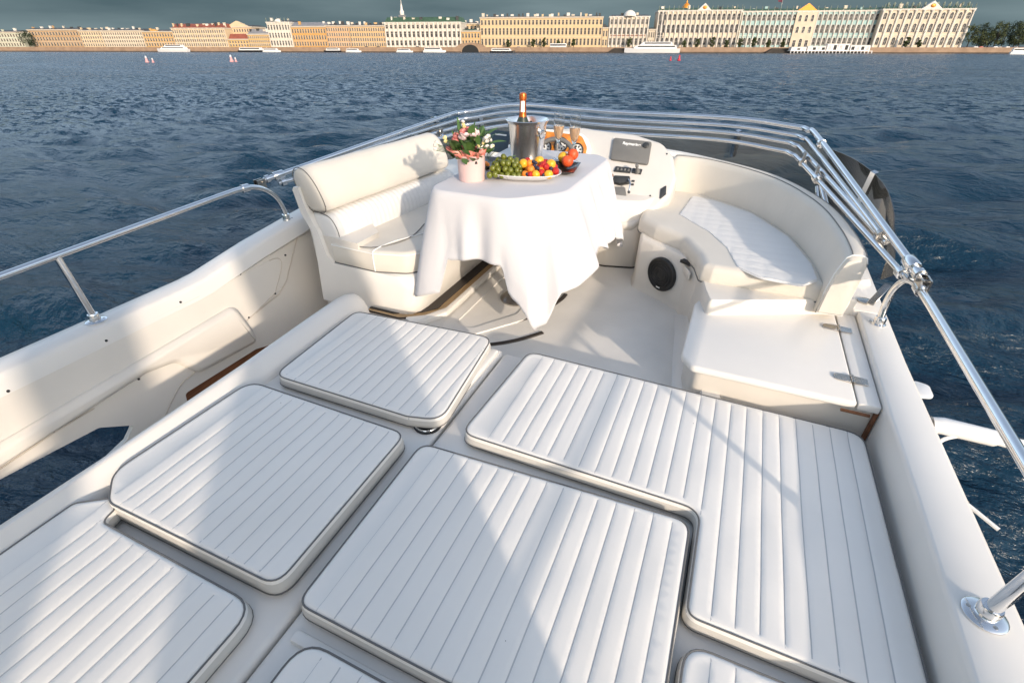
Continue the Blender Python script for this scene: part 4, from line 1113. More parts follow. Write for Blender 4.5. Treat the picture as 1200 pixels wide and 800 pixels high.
for x, y, z, r in ((0.005, -0.055, 0.032, .017), (0.02, -0.02, 0.040, .020), (0.0, 0.03, 0.045, .021), (0.045, 0.02, 0.052, .021), (0.03, -0.045, 0.052, .018), (0.075, -0.035, 0.045, .018), (0.10, 0.0, 0.045, .020), (0.02, 0.0, 0.068, .018), (0.115, -0.045, 0.034, .016)):
    fruit('apricot', x, y, z, r, LA, 'apricot', GA)
for x, y, z, r in ((-0.008, 0.0, 0.066, .021), (0.055, -0.068, 0.036, .019), (0.062, 0.035, 0.072, .023), (0.112, -0.062, 0.036, .021), (0.118, 0.012, 0.064, .023)):
    fruit('mandarin', x, y, z, r, LM, 'plum', GM)
for x, y, z, r in ((0.03, -0.072, 0.034, .013), (0.085, -0.012, 0.062, .019), (0.095, 0.04, 0.060, .019), (0.08, -0.055, 0.040, .015), (0.143, -0.030, 0.042, .017), (0.005, 0.055, 0.064, .016), (0.135, 0.03, 0.046, .016), (0.072, -0.03, 0.055, .013), (0.10, -0.028, 0.058, .016)):
    fruit('berry', x, y, z, r, LS, 'strawberry', GS)
for x, y, z in ((0.045, -0.03, 0.064), (0.055, -0.042, 0.060), (0.040, -0.012, 0.078), (0.122, -0.040, 0.058), (0.062, -0.05, 0.058), (0.015, -0.068, 0.036), (0.09, -0.066, 0.034), (0.05, -0.018, 0.074)):
    fruit('blue', x, y, z, 0.0085, LB, 'blueberry', GB)
for k, (px_, py_, z, r, lb_) in enumerate(((-0.755, 2.40, 0.040, .029, 'front red peach resting on the right rim of the black tray'), (-0.745, 2.45, 0.062, .028, 'topmost red peach at the right end of the black tray'), (-0.80, 2.46, 0.042, .026, 'greenish peach half hidden behind the red ones on the tray'))):
    fruit('peach' if k < 2 else 'mandarin', 0, 0, 0, r, lb_, 'peach', None, Vector((px_, py_, CT + z)))
for k in range(5):
    fruit('apricot', 0, 0, 0, 0.0115, 'small orange berry at the left end of the black tray', 'berry', 'orange berries on the left of the tray', Vector((-1.165 + 0.02 * (k % 3), 2.255 + 0.022 * (k // 3), CT + 0.018 + 0.006 * (k % 2))))

# folded napkin and dark menu card behind the flowers
nap = MB().loft([[(-1.20, 2.46, CT), (-1.03, 2.40, CT), (-1.02, 2.62, CT), (-1.19, 2.66, CT)], [(-1.195, 2.465, CT + 0.012), (-1.035, 2.405, CT + 0.010), (-1.08, 2.60, CT + 0.035), (-1.17, 2.62, CT + 0.030)]]).bevel(0.003).build('folded_napkin', 'paper', None)
aboard(nap, 'folded white napkin on the table between flowers and ice bucket', 'napkin')
mc = MB().box(-0.075, 0.075, -0.004, 0.004, 0.0, 0.115, m=Matrix.Translation((-1.245, 2.60, CT)) @ Matrix.Rotation(math.radians(-8), 4, 'Z') @ Matrix.Rotation(math.radians(-22), 4, 'X')).bevel(0.002).build('menu_card', 'menu', None)
aboard(mc, 'dark blue card standing on the table behind the flowers', 'card')
MB().box(-0.02, 0.055, -0.0052, -0.0044, 0.090, 0.098, m=Matrix.Translation((-1.245, 2.60, CT)) @ Matrix.Rotation(math.radians(-8), 4, 'Z') @ Matrix.Rotation(math.radians(-22), 4, 'X')).build('print_line', 'letter', mc)

# potted flowers
fx, fy = -1.103, 2.045
M['pot'] = mat('pale_pink_pot', (0.78, 0.56, 0.53), 0.45, var=0.06, vscale=8)
M['wrap'] = mat('salmon_wrap', (0.72, 0.24, 0.19), 0.45, var=0.2, vscale=15)
M['pet_w'] = mat('white_petals', (0.84, 0.81, 0.76), 0.6)
M['pet_p'] = mat('pink_petals', (0.82, 0.56, 0.60), 0.6, col2=(0.86, 0.72, 0.72), vscale=25)
M['pet_r'] = mat('coral_petals', (0.80, 0.30, 0.28), 0.6, var=0.3, vscale=25)
M['pet_c'] = mat('cream_buds', (0.82, 0.70, 0.35), 0.6)
fp = thing('flower_pot', 'pale pink pot of small pink, white and coral flowers on the table', 'flowers', (fx, fy, CT))
MB().lathe([(0.001, 0), (0.058, 0), (0.061, 0.004), (0.064, 0.108), (0.0655, 0.112), (0.062, 0.114), (0.059, 0.108), (0.056, 0.10), (0.001, 0.10)], n=40).build('pot', 'pot', fp, 50)
MB().prism(fillet([(-0.006, -0.005), (0.006, -0.005), (0.003, 0.007), (-0.004, 0.006)], .002), 0.0615, 0.0660, m=Matrix.Rotation(math.radians(-42), 4, 'Z') @ Matrix.Translation((0, 0, 0.088)) @ Matrix.Rotation(math.pi / 2, 4, 'Y') @ Matrix.Rotation(math.pi / 2, 4, 'Z')).build('dark_charm', 'hole', fp)
wr = MB(); R = []
for k in range(3):
    z = 0.098 + 0.02 * k; row = []
    for i in range(56):
        th_ = i * math.tau / 56
        r = 0.057 + 0.005 * k + (0.005 + 0.003 * k) * math.sin(th_ * 9 + 0.7 * k) + (0.055 * k / 2 * max(0, math.cos(th_ - 3.9)) ** 8)
        row.append((r * math.cos(th_), r * math.sin(th_), z + 0.004 * math.sin(th_ * 5 + k) + 0.006 * k * max(0, math.cos(th_ - 3.9)) ** 6))
    R.append(row)
wr.loft(R, cap=False).build('paper_wrap', 'wrap', fp, 30)
fm_ = [o for o in fp.children if o.name.startswith('paper_wrap')][0]
fm_.modifiers.new('thick', 'SOLIDIFY').thickness = 0.001
# leaves, each its own small folded blade
def leaf_mesh(L, w):
    pts = []
    f_ = []
    for i in range(6):
        t = i / 5; ww = w * math.sin(math.pi * min(1, t * 0.92 + 0.05)) ; zc = 0.25 * L * t * (1 - t)
        pts += [(-ww, t * L, zc + 0.12 * ww), (0, t * L, zc - 0.05 * ww), (ww, t * L, zc + 0.12 * ww)]
    for i in range(5):
        a = i * 3
        f_ += [(a, a + 1, a + 4, a + 3), (a + 1, a + 2, a + 5, a + 4)]
    me = bpy.data.meshes.new('leaf'); me.from_pydata(pts, [], f_); me.materials.append(M['leaf']); me.shade_smooth(); return me
lms = [leaf_mesh(0.062, 0.016), leaf_mesh(0.05, 0.018), leaf_mesh(0.08, 0.010)]
def put(name, me, loc, rz, rx, s=1.0, ry=0.0):
    o = bpy.data.objects.new(name, me); COL.objects.link(o); o.parent = fp
    o.location = loc; o.rotation_euler = (rx, ry, rz); o.scale = (s, s, s); return o
for k in range(110):
    a = random.uniform(0, math.tau); r = 0.085 * math.sqrt(random.random()); z = random.uniform(0.10, 0.20) - 0.25 * r
    put('leaf', lms[k % 3], (r * math.cos(a), r * math.sin(a), z), a - math.pi / 2 + random.uniform(-.7, .7), random.uniform(0.1, 1.25), random.uniform(0.7, 1.1), random.uniform(-.5, .5))
stem = MB()
def petal_flower(m_, n_, L, w, cup):
    V, F_ = [], []
    for ring in range(2):
        for k in range(n_):
            a = k * math.tau / n_ + ring * math.pi / n_; ca, sa = math.cos(a), math.sin(a); cu_ = cup * (1 + 0.6 * ring); b_ = len(V)
            for (t, ww) in ((0.08, 0.25), (0.45, 1.0), (0.8, 0.95), (1.0, 0.4)):
                for s_ in (-1, 1):
                    rr = t * L * math.cos(cu_ * t); zz = t * L * math.sin(cu_ * t); x, y = rr, s_ * w * ww
                    V.append((x * ca - y * sa, x * sa + y * ca, zz))
            for i in range(3): F_.append((b_ + 2 * i, b_ + 2 * i + 1, b_ + 2 * i + 3, b_ + 2 * i + 2))
    me = bpy.data.meshes.new('flower_head'); me.from_pydata(V, [], F_); me.materials.append(M[m_]); me.shade_smooth(); return me
heads = {'pink': petal_flower('pet_p', 6, 0.030, 0.012, 0.5), 'white': petal_flower('pet_w', 6, 0.016, 0.006, 0.7), 'coral': petal_flower('pet_r', 7, 0.026, 0.010, 0.7), 'bud': petal_flower('pet_c', 5, 0.014, 0.005, 1.1)}
spots = [('pink', -0.005, -0.03, 0.212, 1), ('pink', 0.025, -0.012, 0.225, .95), ('pink', -0.02, -0.045, 0.20, .8), ('pink', 0.035, -0.03, 0.215, .8), ('coral', -0.045, -0.03, 0.205, 1), ('coral', -0.025, -0.005, 0.222, 1), ('coral', -0.015, 0.01, 0.23, .9), ('coral', -0.052, -0.05, 0.185, .8), ('bud', -0.10, -0.05, 0.195, 1.2), ('bud', -0.095, -0.06, 0.18, 1.1), ('bud', -0.035, 0.0, 0.262, 1.0), ('bud', -0.033, 0.0, 0.25, 1.1), ('white', -0.034, 0.0, 0.278, .7)]
for k in range(15):
    spots.append(('white' if k % 4 else 'bud', 0.055 + random.uniform(-.015, .062), random.uniform(-.045, .05), 0.205 - 0.012 * (k % 5) + random.uniform(-.012, .008), random.uniform(0.8, 1.25)))
spots += [('white', -0.145, -0.06, 0.135 + 0.009 * k, 1.0) for k in range(5)]
for kd, x, y, z, s_ in spots:
    z = 0.10 + (z - 0.10) * 0.80
    put('flower_head', heads[kd], (x, y, z), random.uniform(0, 6), random.uniform(-0.2, 0.9), s_, random.uniform(-.5, .5))
    stem.tube(smooth_path([(x * 0.3, y * 0.3, 0.10), (x * 0.6, y * 0.6, 0.10 + (z - 0.1) * 0.55), (x, y, z)], 4), 0.0016, 5)
stem.build('stems', 'leaf', fp)

# ================================================================== WATER, FAR BANK AND CITY
WF = Vector((-math.sin(YAW), math.cos(YAW), 0)); WR = Vector((math.cos(YAW), math.sin(YAW), 0))
def bank_d(px):
    """distance ahead of the straight far bank in image column px"""
    k = (px - 600) / F_PX; e = (CAM_H - 3) * math.sin(PITCH_W); b = -0.1455
    return (486.5 + b * k * e) / (1 - b * k * math.cos(PITCH_W))
def at_bank(px, dz=0.0):
    """ground point on the far bank seen in image column px"""
    d = bank_d(px) + dz
    dep = d * math.cos(PITCH_W) + (CAM_H - 3) * math.sin(PITCH_W)
    return WF * d + WR * ((px - 600) / F_PX * dep)
def px_m(px): 
    d = bank_d(px); return F_PX / d / math.cos(PITCH_W) ** 2   # pixels per metre of height

# water: one sheet, fine near the boat, out to the horizon
def water():
    NA, NR = 700, 520
    rs = np.concatenate([[0.0], np.geomspace(1.5, 4200, NR)])
    hd = math.pi / 2 + YAW
    an = np.concatenate([np.linspace(hd - 1.35, hd + 1.35, 600, endpoint=False), np.linspace(hd + 1.35, hd - 1.35 + 2 * np.pi, 100, endpoint=False)])
    Rg, Ag = np.meshgrid(rs, an, indexing='ij')
    X, Y = Rg * np.cos(Ag), Rg * np.sin(Ag)
    Z = np.zeros_like(X)
    rng = np.random.default_rng(4)
    cell = Rg * 0.0153
    wd = math.radians(103)         # the wind blows from the far bank towards the boat
    for k in range(110):
        lam = 0.30 * (7.5 / 0.30) ** (rng.random() ** 1.05)
        a = wd + rng.normal(0, 0.36)
        amp = 0.0085 * lam ** 0.95 * (0.6 + 0.8 * rng.random())
        ph = rng.random() * 6.283
        kk = 2 * math.pi / lam
        th = kk * (X * math.cos(a) + Y * math.sin(a)) + ph
        att = np.clip((lam / cell - 2.5) / 3.0, 0, 1)
        Z += amp * att * (np.sin(th) + 0.28 * np.cos(2 * th))
    V = np.stack([X, Y, Z], -1).reshape(-1, 3)
    i = np.arange(1, NR)[:, None] * NA + np.arange(NA)[None, :]
    j = np.arange(1, NR)[:, None] * NA + (np.arange(NA)[None, :] + 1) % NA
    F_ = np.stack([i, i + NA, j + NA, j], -1).reshape(-1, 4)
    a0 = NA + np.arange(NA)
    me = bpy.data.meshes.new('water')
    faces = F_.tolist() + [tuple(int(q) for q in a0)]
    V[:NA] = V[0]
    me.from_pydata(V.tolist(), [], faces)
    me.shade_smooth()
    m = bpy.data.materials.new('river_water'); m.use_nodes = True
    n, l = m.node_tree.nodes, m.node_tree.links
    b = n['Principled BSDF']
    b.inputs['Base Color'].default_value = (0.002, 0.023, 0.047, 1)
    b.inputs['Roughness'].default_value = 0.10
    b.inputs['IOR'].default_value = 1.333
    t = n.new('ShaderNodeTexCoord')
    h = None
    for (sc, dist, st) in ((0.10, 0.9, (1.0, 2.6, 1)), (0.6, 0.30, (1.0, 2.4, 1)), (3.0, 0.07, (1.0, 1.9, 1))):
        mp_ = n.new('ShaderNodeMapping'); mp_.inputs['Rotation'].default_value = (0, 0, math.radians(-20)); mp_.inputs['Scale'].default_value = st
        l.new(t.outputs['Object'], mp_.inputs[0])
        z = n.new('ShaderNodeTexNoise'); z.inputs['Scale'].default_value = sc; z.inputs['Detail'].default_value = 5; z.inputs['Roughness'].default_value = 0.62
        z.inputs['Distortion'].default_value = 0.4
        l.new(mp_.outputs[0], z.inputs['Vector'])
        bp = n.new('ShaderNodeBump'); bp.inputs['Distance'].default_value = dist; bp.inputs['Strength'].default_value = 1.0
        l.new(z.outputs[0], bp.inputs['Height'])
        if h is not None: l.new(h.outputs[0], bp.inputs['Normal'])
        h = bp
    # beyond some forty metres the ripples are finer than a pixel: scatter the surface slope directly
    ln = n.new('ShaderNodeVectorMath'); ln.operation = 'LENGTH'
    l.new(t.outputs['Object'], ln.inputs[0])
    b.inputs['Roughness'].default_value = 0.15
    mr = n.new('ShaderNodeMapRange'); mr.inputs['From Min'].default_value = 14; mr.inputs['From Max'].default_value = 70
    l.new(ln.outputs['Value'], mr.inputs['Value'])
    mp3 = n.new('ShaderNodeMapping'); mp3.inputs['Rotation'].default_value = (0, 0, math.radians(-20)); mp3.inputs['Scale'].default_value = (1, 2.2, 1)
    l.new(t.outputs['Object'], mp3.inputs[0])
    zf = n.new('ShaderNodeTexNoise'); zf.inputs['Scale'].default_value = 0.75; zf.inputs['Detail'].default_value = 6; zf.inputs['Roughness'].default_value = 0.75
    l.new(mp3.outputs[0], zf.inputs['Vector'])
    gu = n.new('ShaderNodeTexNoise'); gu.inputs['Scale'].default_value = 0.035; gu.inputs['Detail'].default_value = 5
    l.new(mp3.outputs[0], gu.inputs['Vector'])
    gm = n.new('ShaderNodeMapRange'); gm.inputs['From Min'].default_value = 0.35; gm.inputs['From Max'].default_value = 0.65
    gm.inputs['To Min'].default_value = 1.5; gm.inputs['To Max'].default_value = 3.4
    l.new(gu.outputs[0], gm.inputs['Value'])
    sb_ = n.new('ShaderNodeVectorMath'); sb_.operation = 'SUBTRACT'; sb_.inputs[1].default_value = (0.5, 0.5, 0.5)
    l.new(zf.outputs['Color'], sb_.inputs[0])
    sc_ = n.new('ShaderNodeVectorMath'); sc_.operation = 'SCALE'
    l.new(sb_.outputs[0], sc_.inputs[0]); l.new(gm.outputs[0], sc_.inputs['Scale'])
    mu = n.new('ShaderNodeVectorMath'); mu.operation = 'MULTIPLY_ADD'; mu.inputs[1].default_value = (1, 1, 0); mu.inputs[2].default_value = (-WF.x * 0.26, -WF.y * 0.26, 1)   # the faces seen are those leaning to the boat
    l.new(sc_.outputs[0], mu.inputs[0])
    mxn = n.new('ShaderNodeMix'); mxn.data_type = 'VECTOR'
    l.new(mr.outputs[0], mxn.inputs[0]); l.new(h.outputs[0], mxn.inputs[4]); l.new(mu.outputs[0], mxn.inputs[5])
    no = n.new('ShaderNodeVectorMath'); no.operation = 'NORMALIZE'
    l.new(mxn.outputs[1], no.inputs[0])
    l.new(no.outputs[0], b.inputs['Normal'])
    o = link('water', me, m, None, 0)
    me.shade_smooth()
    return tag(o, kind='structure')
water()

def stone(name, col, var=0.2, sc=0.4, rough=0.8): return mat(name, col, rough, var=var, vscale=sc, bump=0.02, bscale=3)
M['granite'] = stone('granite_quay', (0.36, 0.245, 0.165), 0.3, 0.25)
M['granite_dark'] = stone('wet_granite', (0.12, 0.085, 0.06), 0.3, 0.25)
M['road'] = stone('quay_road', (0.10, 0.09, 0.085), 0.2)
M['pane'] = mat('dark_window', (0.02, 0.022, 0.025), 0.25)
M['trim'] = stone('pale_stone_trim', (0.66, 0.58, 0.47), 0.12)
M['trim_w'] = stone('white_stone_trim', (0.74, 0.69, 0.62), 0.1)
M['roof_g'] = mat('grey_metal_roof', (0.24, 0.24, 0.25), 0.5, var=0.2, vscale=0.3)
M['roof_green'] = mat('green_copper_roof', (0.06, 0.125, 0.07), 0.6, var=0.3, vscale=0.3)
M['roof_red'] = mat('rust_red_roof', (0.30, 0.085, 0.05), 0.6, var=0.3, vscale=0.3)
M['roof_d'] = mat('dark_roof', (0.06, 0.06, 0.06), 0.6, var=0.2, vscale=0.3)
M['gold'] = mat('gilding', (0.70, 0.27, 0.03), 0.4, 0.3)
M['statue'] = mat('weathered_bronze', (0.20, 0.24, 0.19), 0.6, var=0.4, vscale=1.5)
M['turq'] = stone('pale_turquoise_wall', (0.36, 0.52, 0.50), 0.12)
WALL = {}
def wallmat(key, col):
    if key not in WALL: WALL[key] = stone(key, col, 0.14, 0.25)
    return WALL[key]

# quay: bank ground, granite wall, parapet
A0, A1 = at_bank(-900), at_bank(2300)
bd = (A1 - A0).normalized(); bn = Vector((-bd.y, bd.x, 0))          # along / inland
def strip(name, m, off0, off1, z0, z1):
    a = [A0 + bn * off0, A1 + bn * off0, A1 + bn * off1, A0 + bn * off1]
    return MB().loft([[(p.x, p.y, z0) for p in a], [(p.x, p.y, z1) for p in a]]).build(name, m, None)
tag(strip('far_bank', 'road', 1.0, 1500, -1.0, 3.0), kind='structure')
q = strip('quay_wall', 'granite', -0.6, 1.0, -1.0, 3.0)
tag(q, kind='structure')
MB_ = strip('quay_parapet', 'granite', -0.25, 0.25, 3.004, 3.95); tag(MB_, kind='structure')
wl_ = strip('quay_waterline', 'granite_dark', -0.64, -0.604, -1.0, 0.75); tag(wl_, kind='structure')

win_cache = {}
def window_mesh(w, h, arch, surround):
    key = (round(w, 2), round(h, 2), arch, surround)
    if key in win_cache: return win_cache[key]
    b = MB()
    hw = w / 2
    prof = [(-hw, 0), (hw, 0), (hw, h)] + ([(hw * math.cos(a), h + hw * math.sin(a)) for a in (0.6, 1.1, 1.57, 2.04, 2.54)] if arch else []) + [(-hw, h)]
    bm = b.bm
    def ring(k, y): return [bm.verts.new((x * k, y, z if z else 0)) for x, z in prof]
    a, c = [bm.verts.new((x, -0.02, z)) for x, z in prof], None
    f = bm.faces.new(a); f.material_index = 0
    s = 0.22
    if surround:
        o = [bm.verts.new((x * (1 + s / hw), -0.18, z * (1 + s / h) - s * 0.5)) for x, z in prof]
        i_ = [bm.verts.new((x, -0.18, z)) for x, z in prof]
        o2 = [bm.verts.new((v.co.x, 0.05, v.co.z)) for v in o]
        i2 = [bm.verts.new((x, 0.0, z)) for x, z in prof]
        n = len(prof)
        for k in range(n):
            j = (k + 1) % n
            for q4 in ((o[k], o[j], i_[j], i_[k]), (o2[k], o2[j], o[j], o[k]), (i_[k], i_[j], i2[j], i2[k])):
                g = bm.faces.new(q4); g.material_index = 1
        # sash bars
        for (x0, x1, z0, z1) in ((-0.05, 0.05, 0, h), (-hw, hw, h * 0.62, h * 0.62 + 0.1)):
            v = [bm.verts.new(p) for p in ((x0, -0.06, z0), (x1, -0.06, z0), (x1, -0.06, z1), (x0, -0.06, z1))]
            g = bm.faces.new(v); g.material_index = 1
    me = bpy.data.meshes.new('window'); bm.to_mesh(me); bm.free()
    me.materials.append(M['pane']); me.materials.append(M[surround or 'trim'])
    win_cache[key] = me
    return me

def building(name, label, cat, px0, px1, hpx, wall, floors, bays, roof='roof_d', roof_px=2, set_back=14, depth=24, trim='trim', pil=None, stories=None, arch=(), wfrac=0.42, roof_h=None, chim=8, blue=None, corn=True, seed=1, group=None, statues=0, base=None):
    """a facade block on the quay: wall box, cornice, string courses, real window openings as parts, roof with chimneys"""
    rnd = random.Random(seed)
    p0, p1 = at_bank(px0, set_back), at_bank(px1, set_back)
    Lh = (p1 - p0).length
    ex = (p1 - p0).normalized(); ey = Vector((-ex.y, ex.x, 0))
    t = thing(name, label, cat, (p0.x, p0.y, 3.0), group, boat=False)
    t.rotation_euler = (0, 0, math.atan2(ex.y, ex.x))
    k = px_m((px0 + px1) / 2)
    H = hpx / k
    MB().box(0, Lh, 0, depth, 0, H).build('wall', wall, t)
    if corn:
        c = MB(); c.box(-0.35, Lh + 0.35, -0.55, depth, H - 0.9, H - 0.35).box(-0.5, Lh + 0.5, -0.9, depth, H - 0.345, H + 0.05)
        c.build('cornice', trim, t)
    MB().box(-0.06, Lh + 0.06, -0.22, 1, 0.004, 0.9).build('plinth', base or 'granite', t)
    fh = (H - 1.6) / floors
    hs = stories or [1.0] * floors
    tot = sum(hs); z = 0.9; zs = []
    for q in hs:
        zs.append((z, (H - 1.9 - 0.2) * q / tot)); z += (H - 1.9 - 0.2) * q / tot
    bw = Lh / bays
    if floors > 1:
        MB().box(-0.05, Lh + 0.05, -0.3, 0.5, zs[1][0] - 0.35, zs[1][0] - 0.05).build('string_course', trim, t)
    for fi, (z0, h) in enumerate(zs):
        w = min(2.4, bw * (wfrac + 0.07)); wh = h * 0.62
        a_ = fi in arch
        me = window_mesh(w, wh - (w / 2 if a_ else 0), a_, trim)
        for b_ in range(bays):
            o = bpy.data.objects.new('window', me); COL.objects.link(o); o.parent = t
            o.location = (bw * (b_ + 0.5), -0.004, z0 + h * 0.20)
    if pil:
        me_p = None
        for b_ in range(bays + 1):
            if pil == 2 and b_ % 2: continue
            if me_p is None:
                zz0 = 0.9 if pil == 3 else zs[1][0]
                r_ = min(0.75, bw * 0.13)
                po = MB().lathe([(r_ * 1.3, 0.9), (r_ * 1.3, 1.5), (r_, 1.6), (r_ * 0.95, H * 0.42), (r_ * 1.35, H * 0.43), (r_ * 1.35, H * 0.455), (r_, H * 0.46), (r_ * 0.85, H - 2.0), (r_ * 1.35, H - 1.5), (r_ * 1.45, H - 0.92)], n=8).build('column', M[trim], t)
                me_p = po.data
            else:
                po = bpy.data.objects.new('column', me_p); COL.objects.link(po); po.parent = t
            po.location = (min(max(bw * b_, 0.6), Lh - 0.6), -0.45, 0)
    if blue:
        MB().box(blue[0] * Lh, blue[1] * Lh, -0.10, 0.2, 0.9, H - 1.0).build('painted_bay', 'turq', t)
    rh = roof_h if roof_h is not None else roof_px / k
    ins_ = min(5, depth * 0.3)
    MB().loft([[(0.2, 0.4, H + 0.055), (Lh - 0.2, 0.4, H + 0.055), (Lh - 0.2, depth - .2, H + 0.055), (0.2, depth - .2, H + 0.055)],
               [(1.6, ins_, H + rh), (Lh - 1.6, ins_, H + rh), (Lh - 1.6, depth - ins_, H + rh), (1.6, depth - ins_, H + rh)]]).build('roof', roof, t)
    rf = [o for o in t.children if o.name.startswith('roof')][0]
    for c_ in range(chim):
        x = Lh * (c_ + 0.5 + rnd.uniform(-.35, .35)) / chim; w = rnd.uniform(0.5, 1.3); hh = rnd.uniform(0.8, 2.4)
        y_ = rnd.uniform(1.5, 6)
        MB().box(x - w, x + w, y_, y_ + 1.2, H - 0.2, H + rh * 0.5 + hh).box(x - w - .12, x + w + .12, y_ - .12, y_ + 1.32, H + rh * 0.5 + hh + 0.004, H + rh * 0.5 + hh + 0.25).build('chimney', rnd.choice([wall, M['trim_w'], M['trim'], M['roof_d']]), rf)
    if statues:
        sm = None
        pr = [(0.42, 0), (0.42, 0.7), (0.28, 0.75), (0.34, 1.3), (0.26, 1.7), (0.36, 2.3), (0.30, 2.6), (0.12, 2.75), (0.20, 3.0), (0.16, 3.25), (0.02, 3.35)]
        for s_ in range(statues + 1):
            if sm is None:
                so_ = MB().lathe(pr, n=7).ball((0.3, 0, 2.2), 0.22, 1, (1, 0.6, 1.8)).build('statue', 'statue', t); sm = so_.data
            else:
                so_ = bpy.data.objects.new('statue', sm); COL.objects.link(so_); so_.parent = t
            so_.location = (0.6 + (Lh - 1.2) * s_ / statues, -0.2, H + 0.055); so_.rotation_euler = (0, 0, rnd.uniform(0, 6))
    return t, Lh, H, bw

def pediment(t, x, w, h, z, m, y=-0.75, d=3.0, emblem=None, parent_trim='trim_w'):
    MB().prism([(x - w / 2, z), (x + w / 2, z), (x, z + h)], y, y + d, axis='y').build('pediment', m, t)
    if emblem:
        MB().ball((x, y - 0.1, z + h * 0.38), h * 0.26, 2, (1.5, 0.4, 1)).build('pediment_relief', emblem, t)

Y_ = wallmat
ochre, tan, cream, pale, brown = Y_('ochre_stucco', (0.60, 0.33, 0.10)), Y_('tan_stucco', (0.62, 0.41, 0.20)), Y_('cream_stucco', (0.68, 0.53, 0.34)), Y_('white_stucco', (0.72, 0.65, 0.56)), Y_('brown_stucco', (0.46, 0.29, 0.15))
lemon, greenish = Y_('yellow_stucco', (0.68, 0.50, 0.29)), Y_('pale_green_stucco', (0.55, 0.56, 0.44))
building('apartment_house', 'pale greenish block at the far left end of the embankment', 'building', -40, 31, 19, greenish, 3, 22, seed=2, chim=5)
building('palace', 'brown stone palace with a flat cornice right of the dark tree at far left', 'building', 41, 99, 22, brown, 3, 17, seed=3, chim=7, base='granite_dark')
building('apartment_house', 'narrow cream house directly right of the brown stone palace', 'building', 99.5, 124, 21, cream, 4, 9, seed=4, chim=5)
building('apartment_house', 'long off-white house with many chimneys behind the left white ferry', 'building', 124.5, 172, 21, Y_('offwhite_stucco', (0.66, 0.56, 0.43)), 4, 18, seed=5, chim=9)
t, L, H, bw = building('palace', 'low ochre palace with a small gable left of the long cream mansion', 'building', 172.5, 207, 20, Y_('ochre_light', (0.58, 0.36, 0.14)), 3, 11, seed=6, chim=3, roof='roof_d')
pediment(t, L * 0.42, L * 0.25, 1.8, H + 0.056, ochre)
building('mansion', 'long cream mansion with a ragged line of chimneys and dormers on its roof', 'building', 207.5, 269, 24, cream, 4, 24, seed=7, roof='roof_red', roof_px=5, chim=13, pil=2)
t, L, H, bw = building('mansion', 'tall cream house with a wide stepped gable above the low red-roofed pavilion', 'building', 269.5, 300, 26, Y_('gable_cream', (0.66, 0.47, 0.28)), 4, 10, seed=8, set_back=26, chim=2)
pediment(t, L * 0.5, L * 0.8, 4.5, H + 0.056, cream)
building('pavilion', 'low yellow pavilion with a curved red roof standing in front of the gabled house', 'building', 270, 293, 11, Y_('yellow_pavilion', (0.66, 0.42, 0.13)), 2, 7, seed=9, roof='roof_red', roof_px=6, depth=9, chim=0)
building('mansion', 'low yellow mansion with a grey roof left of the narrow white baroque house', 'building', 293.5, 318, 17, Y_('yellow_mansion', (0.64, 0.41, 0.14)), 3, 11, seed=10, roof='roof_g', roof_px=6, chim=5)
t, L, H, bw = building('baroque_house', 'narrow white baroque house with a curved gable, taller than its neighbours', 'building', 318.5, 345, 31, pale, 3, 8, seed=11, trim='trim_w', pil=1, chim=3, statues=6)
MB().lathe([(3.2, 0), (3.0, 0.9), (2.2, 1.8), (0.9, 2.4), (0.02, 2.5)], (L / 2, 1.2, H + 0.056), 20).build('curved_gable', 'trim_w', t)
building('palace', 'deep ochre palace with a pale grey roof right of the white baroque house', 'building', 345.5, 385, 26, ochre, 3, 13, seed=12, roof='roof_g', roof_px=5, chim=2)
building('mansion', 'pinkish tan mansion between the deep ochre palace and the light tan one', 'building', 385.5, 412, 27, Y_('pink_tan', (0.62, 0.38, 0.20)), 4, 10, seed=13, chim=6)
building('mansion', 'light tan mansion with four rows of small windows left of the white palace', 'building', 412.5, 453, 27, tan, 4, 15, seed=14, chim=9)
t, L, H, bw = building('palace', 'long white palace with tall columns and a dark green roof', 'building', 453.5, 541, 31, pale, 3, 17, seed=15, trim='trim_w', pil=1, roof='roof_green', roof_px=6, chim=9, stories=[1.1, 1.25, 0.8])
# spire and lantern standing behind the green roof
p = at_bank(475, 60)
sp_ = thing('church_tower', 'slender pale tower with a spike rising behind the green palace roof', 'tower', (p.x, p.y, 3.0), boat=False)
MB().box(-2.5, 2.5, -2.5, 2.5, 0, 27).build('shaft', 'roof_g', sp_)
MB().lathe([(2.0, 27.004), (2.0, 30), (1.2, 31), (0.9, 34), (0.35, 36), (0.1, 40)], n=12).build('lantern', 'trim_w', sp_)
building('palace_link', 'low yellow link building with an arched bridge below it', 'building', 541.5, 563, 21, Y_('yellow_link', (0.64, 0.41, 0.17)), 2, 6, seed=16, roof='roof_green', roof_px=2, chim=2, stories=[1.2, 1.0])
building('palace_annex', 'small yellow annex showing above the low link building', 'building', 538, 560, 31, lemon, 3, 5, seed=26, set_back=42, chim=4)
building('museum', 'very long yellow palace with three rows of dark windows and roof vases', 'building', 563.5, 704, 37, lemon, 3, 33, seed=17, chim=24, roof_px=1.5, stories=[1.15, 1.15, 0.8], wfrac=0.40)
building('palace_link', 'low yellow gallery linking the long yellow palace to the grey-white pavilion', 'building', 704.5, 711, 25, lemon, 2, 2, seed=18, chim=1, depth=12)
t, L, H, bw = building('pavilion', 'grey-white pavilion with tall columns and a shell-shaped pediment left of the large baroque palace', 'building', 711.5, 757, 38, Y_('greywhite', (0.64, 0.55, 0.43)), 3, 9, seed=19, trim='trim_w', pil=1, chim=2, statues=0, stories=[1.3, 1.2, 0.9])
